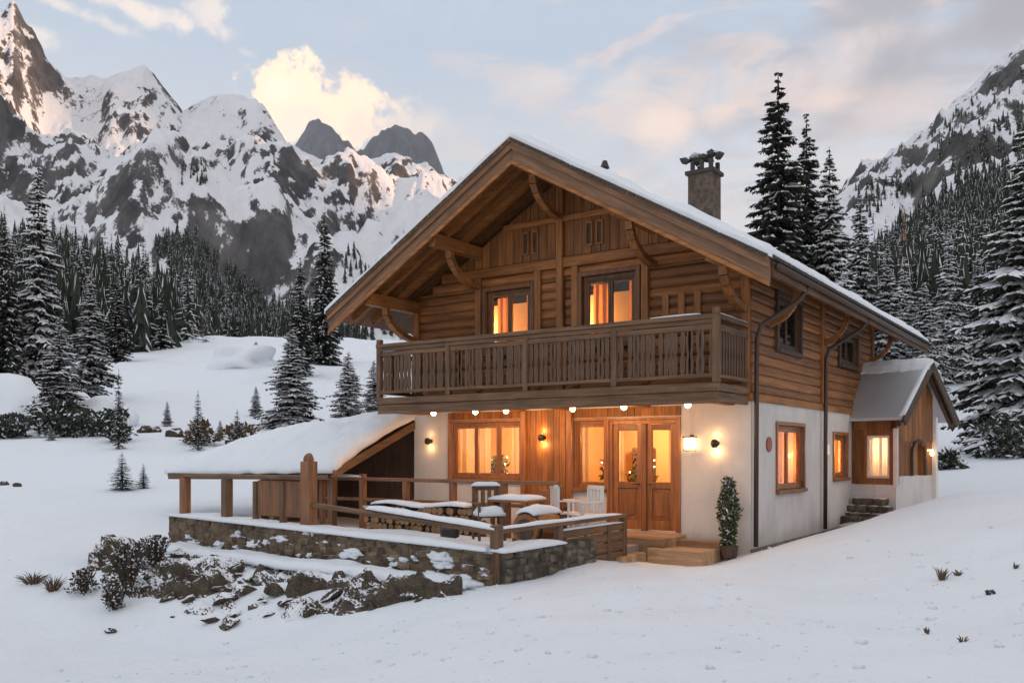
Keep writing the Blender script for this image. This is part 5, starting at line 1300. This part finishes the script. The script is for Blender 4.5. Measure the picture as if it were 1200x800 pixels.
for i, (px, Y, r_, lb) in enumerate([(1161, 9.3, .05, 'small brown stone in the snow of the right slope'), (130, 12.2, .07, 'small dark stone below the rock bank on the left'), (131, 17.6, .06, 'tiny dark stone above the brown dead shrub'), (20, 25, .12, 'dark stone in the left meadow near the picture edge'), (5, 25.5, .12, 'dark stone cut by the left edge in the meadow'), (170, 42, .35, 'brown rock left of the meadow saplings'), (182, 42, .3, 'smaller brown rock right beside its neighbour in the meadow'), (205, 40, .4, 'snowy rock just left of the thin sapling'), (1140, 52, .4, 'dark rock on the snow slope behind the porch')]):
    m_ = MB(); m_.lump((0, 0, 0), (r_, r_ * .8, r_ * .7), i + 60, .3, 2); o = m_.build('rock', rockbank, None); p = on_ground(px, Y); o.location = p + Vector((0, 0, r_ * .3)); tag(o, lb, 'rock')
mb = MB(); rs3 = random.Random(8)
for i in range(520):
    Y = 5.8 + 12 * rs3.random() ** 1.6; px = rs3.uniform(-20, 1220)
    if i % 3: c0 = rs3.choice([(180, 9.0), (520, 8.2), (760, 9.5), (900, 7.5), (1080, 8.2), (1150, 11), (420, 9.8)]); px = c0[0] + rs3.gauss(0, 90); Y = max(5.6, c0[1] + rs3.gauss(0, .9))
    p = on_ground(px, Y); r_ = .008 + .03 * rs3.random() ** 3
    mb.lump((p.x, p.y, p.z + r_ * .2), (r_ * 1.5, r_ * 1.2, r_ * .8), i % 9, .35, 1)
tag(mb.build('snow_clods', snow, None, smooth=True), 'little crumbs of crusted snow scattered over the foreground', 'snow', kind='stuff')
for px, pt_, pb_, Y, wd_, lb in [(196, 470, 500, 46, 14, 'little sapling in the meadow left of the thin one'), (258, 492, 512, 40, 14, 'tiny sapling between the two meadow saplings'), (60, 500, 522, 38, 16, 'tiny sapling before the dark undergrowth on the left'), (412, 455, 482, 44, 22, 'small sapling showing over the shed roof near the balcony'), (300, 452, 486, 52, 18, 'small sapling in the snow between the meadow and the shed spruce')]: near(spB, px, pt_, pb_, Y, wd_, lb)
# the snow mound with dark undergrowth on the left
for i, (px, Y, rx, rz_, lb) in enumerate([(14, 47, 3.2, 1.9, 'big rounded boulder heaped with snow at the left edge'), (95, 45, 2.6, 1.7, 'lower snow-covered boulder under the snowy spruce'), (290, 80, 3.0, 1.5, 'far snow mound at the foot of the cliffs')]):
    m_ = MB(); m_.lump((0, 0, 0), (rx, rx * .8, rz_), i + 80, .30, 4); o = m_.build('boulder', snow, None, smooth=True); p = on_ground(px, Y); o.location = p + Vector((0, 0, .1)); tag(o, lb, 'boulder')
for i, (px, Y, h, r_, n_, lb) in enumerate([(75, 41, 1.6, 1.2, 1300, 'dark undergrowth bush between the two snow mounds'), (105, 40, 1.1, 1.5, 1200, 'dark bush in front of the lower snow mound'), (8, 40, 1.0, 1.6, 1000, 'dark low bush at the left edge under the big mound'), (60, 43, 3.0, .8, 900, 'tall dark bush against the snow boulder'), (138, 38, 1.3, .6, 700, 'dark bush at the foot of the tall thin sapling'), (235, 38, .9, .7, 700, 'brown bush at the foot of the meadow sapling'), (1180, 31, 1.5, 1.1, 1000, 'dark snowy bush under the big right edge spruce'), (1112, 29, .5, .5, 400, 'low dark bush behind the porch corner'), (280, 38, .9, .7, 700, 'round brown bush at the foot of the stubby sapling')]):
    leafy('bush', lb, 'bush', tuple(on_ground(px, Y)), r_, h, n_, need_m if i not in (5, 8) else need_b, .11, 20 + i, 8, .15)

# ------------------------------------------------------------------ plants seen through the panes, with fairy lights
def houseplant(label, x, y, z, h, r, seed):
    t = leafy('houseplant', label, 'plant', tuple(H2W(x, y, z)), r, h, 420, leaf_m, .05, seed, 5, 0)
    p = MB(); p.tube([(0, 0, 0), (0, 0, .22)], [.1, .13], 12); p.build('pot', clay, t)
    rs_ = random.Random(seed); b_ = MB()
    for k in range(9): a = rs_.uniform(0, 6.28); b_.lump((math.cos(a) * r * .9, math.sin(a) * r * .9, h * rs_.uniform(.3, 1)), (.016, .016, .016), 0, 0, 1)
    b_.parts('fairy_light', bulb_m, t)
houseplant('leafy indoor plant with fairy lights behind the left door pane', -2.5, .75, .3, 1.5, .28, 51)
houseplant('bushy indoor plant with fairy lights behind the right door pane', -1.65, .8, .3, 1.7, .26, 52)
houseplant('indoor plant with fairy lights behind the single pane left of the doors', -3.2, .8, .8, 1.0, .22, 53)
houseplant('indoor plant on the sill side of the wide three-part window', -6.1, .9, .9, .8, .22, 54)
houseplant('indoor plant standing behind the right upper window', -2.6, .9, 3.0, 1.7, .2, 55)
# ------------------------------------------------------------------ evening air
hz = MB(); hz.box(-7000, -3000, -60, 7000, 9500, 3400)
m = bpy.data.materials.new('air'); m.use_nodes = True; t = NT(m.node_tree); t.n.clear()
pv = t.new('ShaderNodeVolumePrincipled'); pv.inputs['Color'].default_value = (.80, .88, 1.0, 1); pv.inputs['Density'].default_value = HAZE; pv.inputs['Anisotropy'].default_value = .2
ou = t.new('ShaderNodeOutputMaterial'); t.put(ou.inputs['Volume'], pv.outputs[0])
tag(hz.build('haze', m), 'thin bluish evening haze in the valley air', 'haze', kind='stuff')
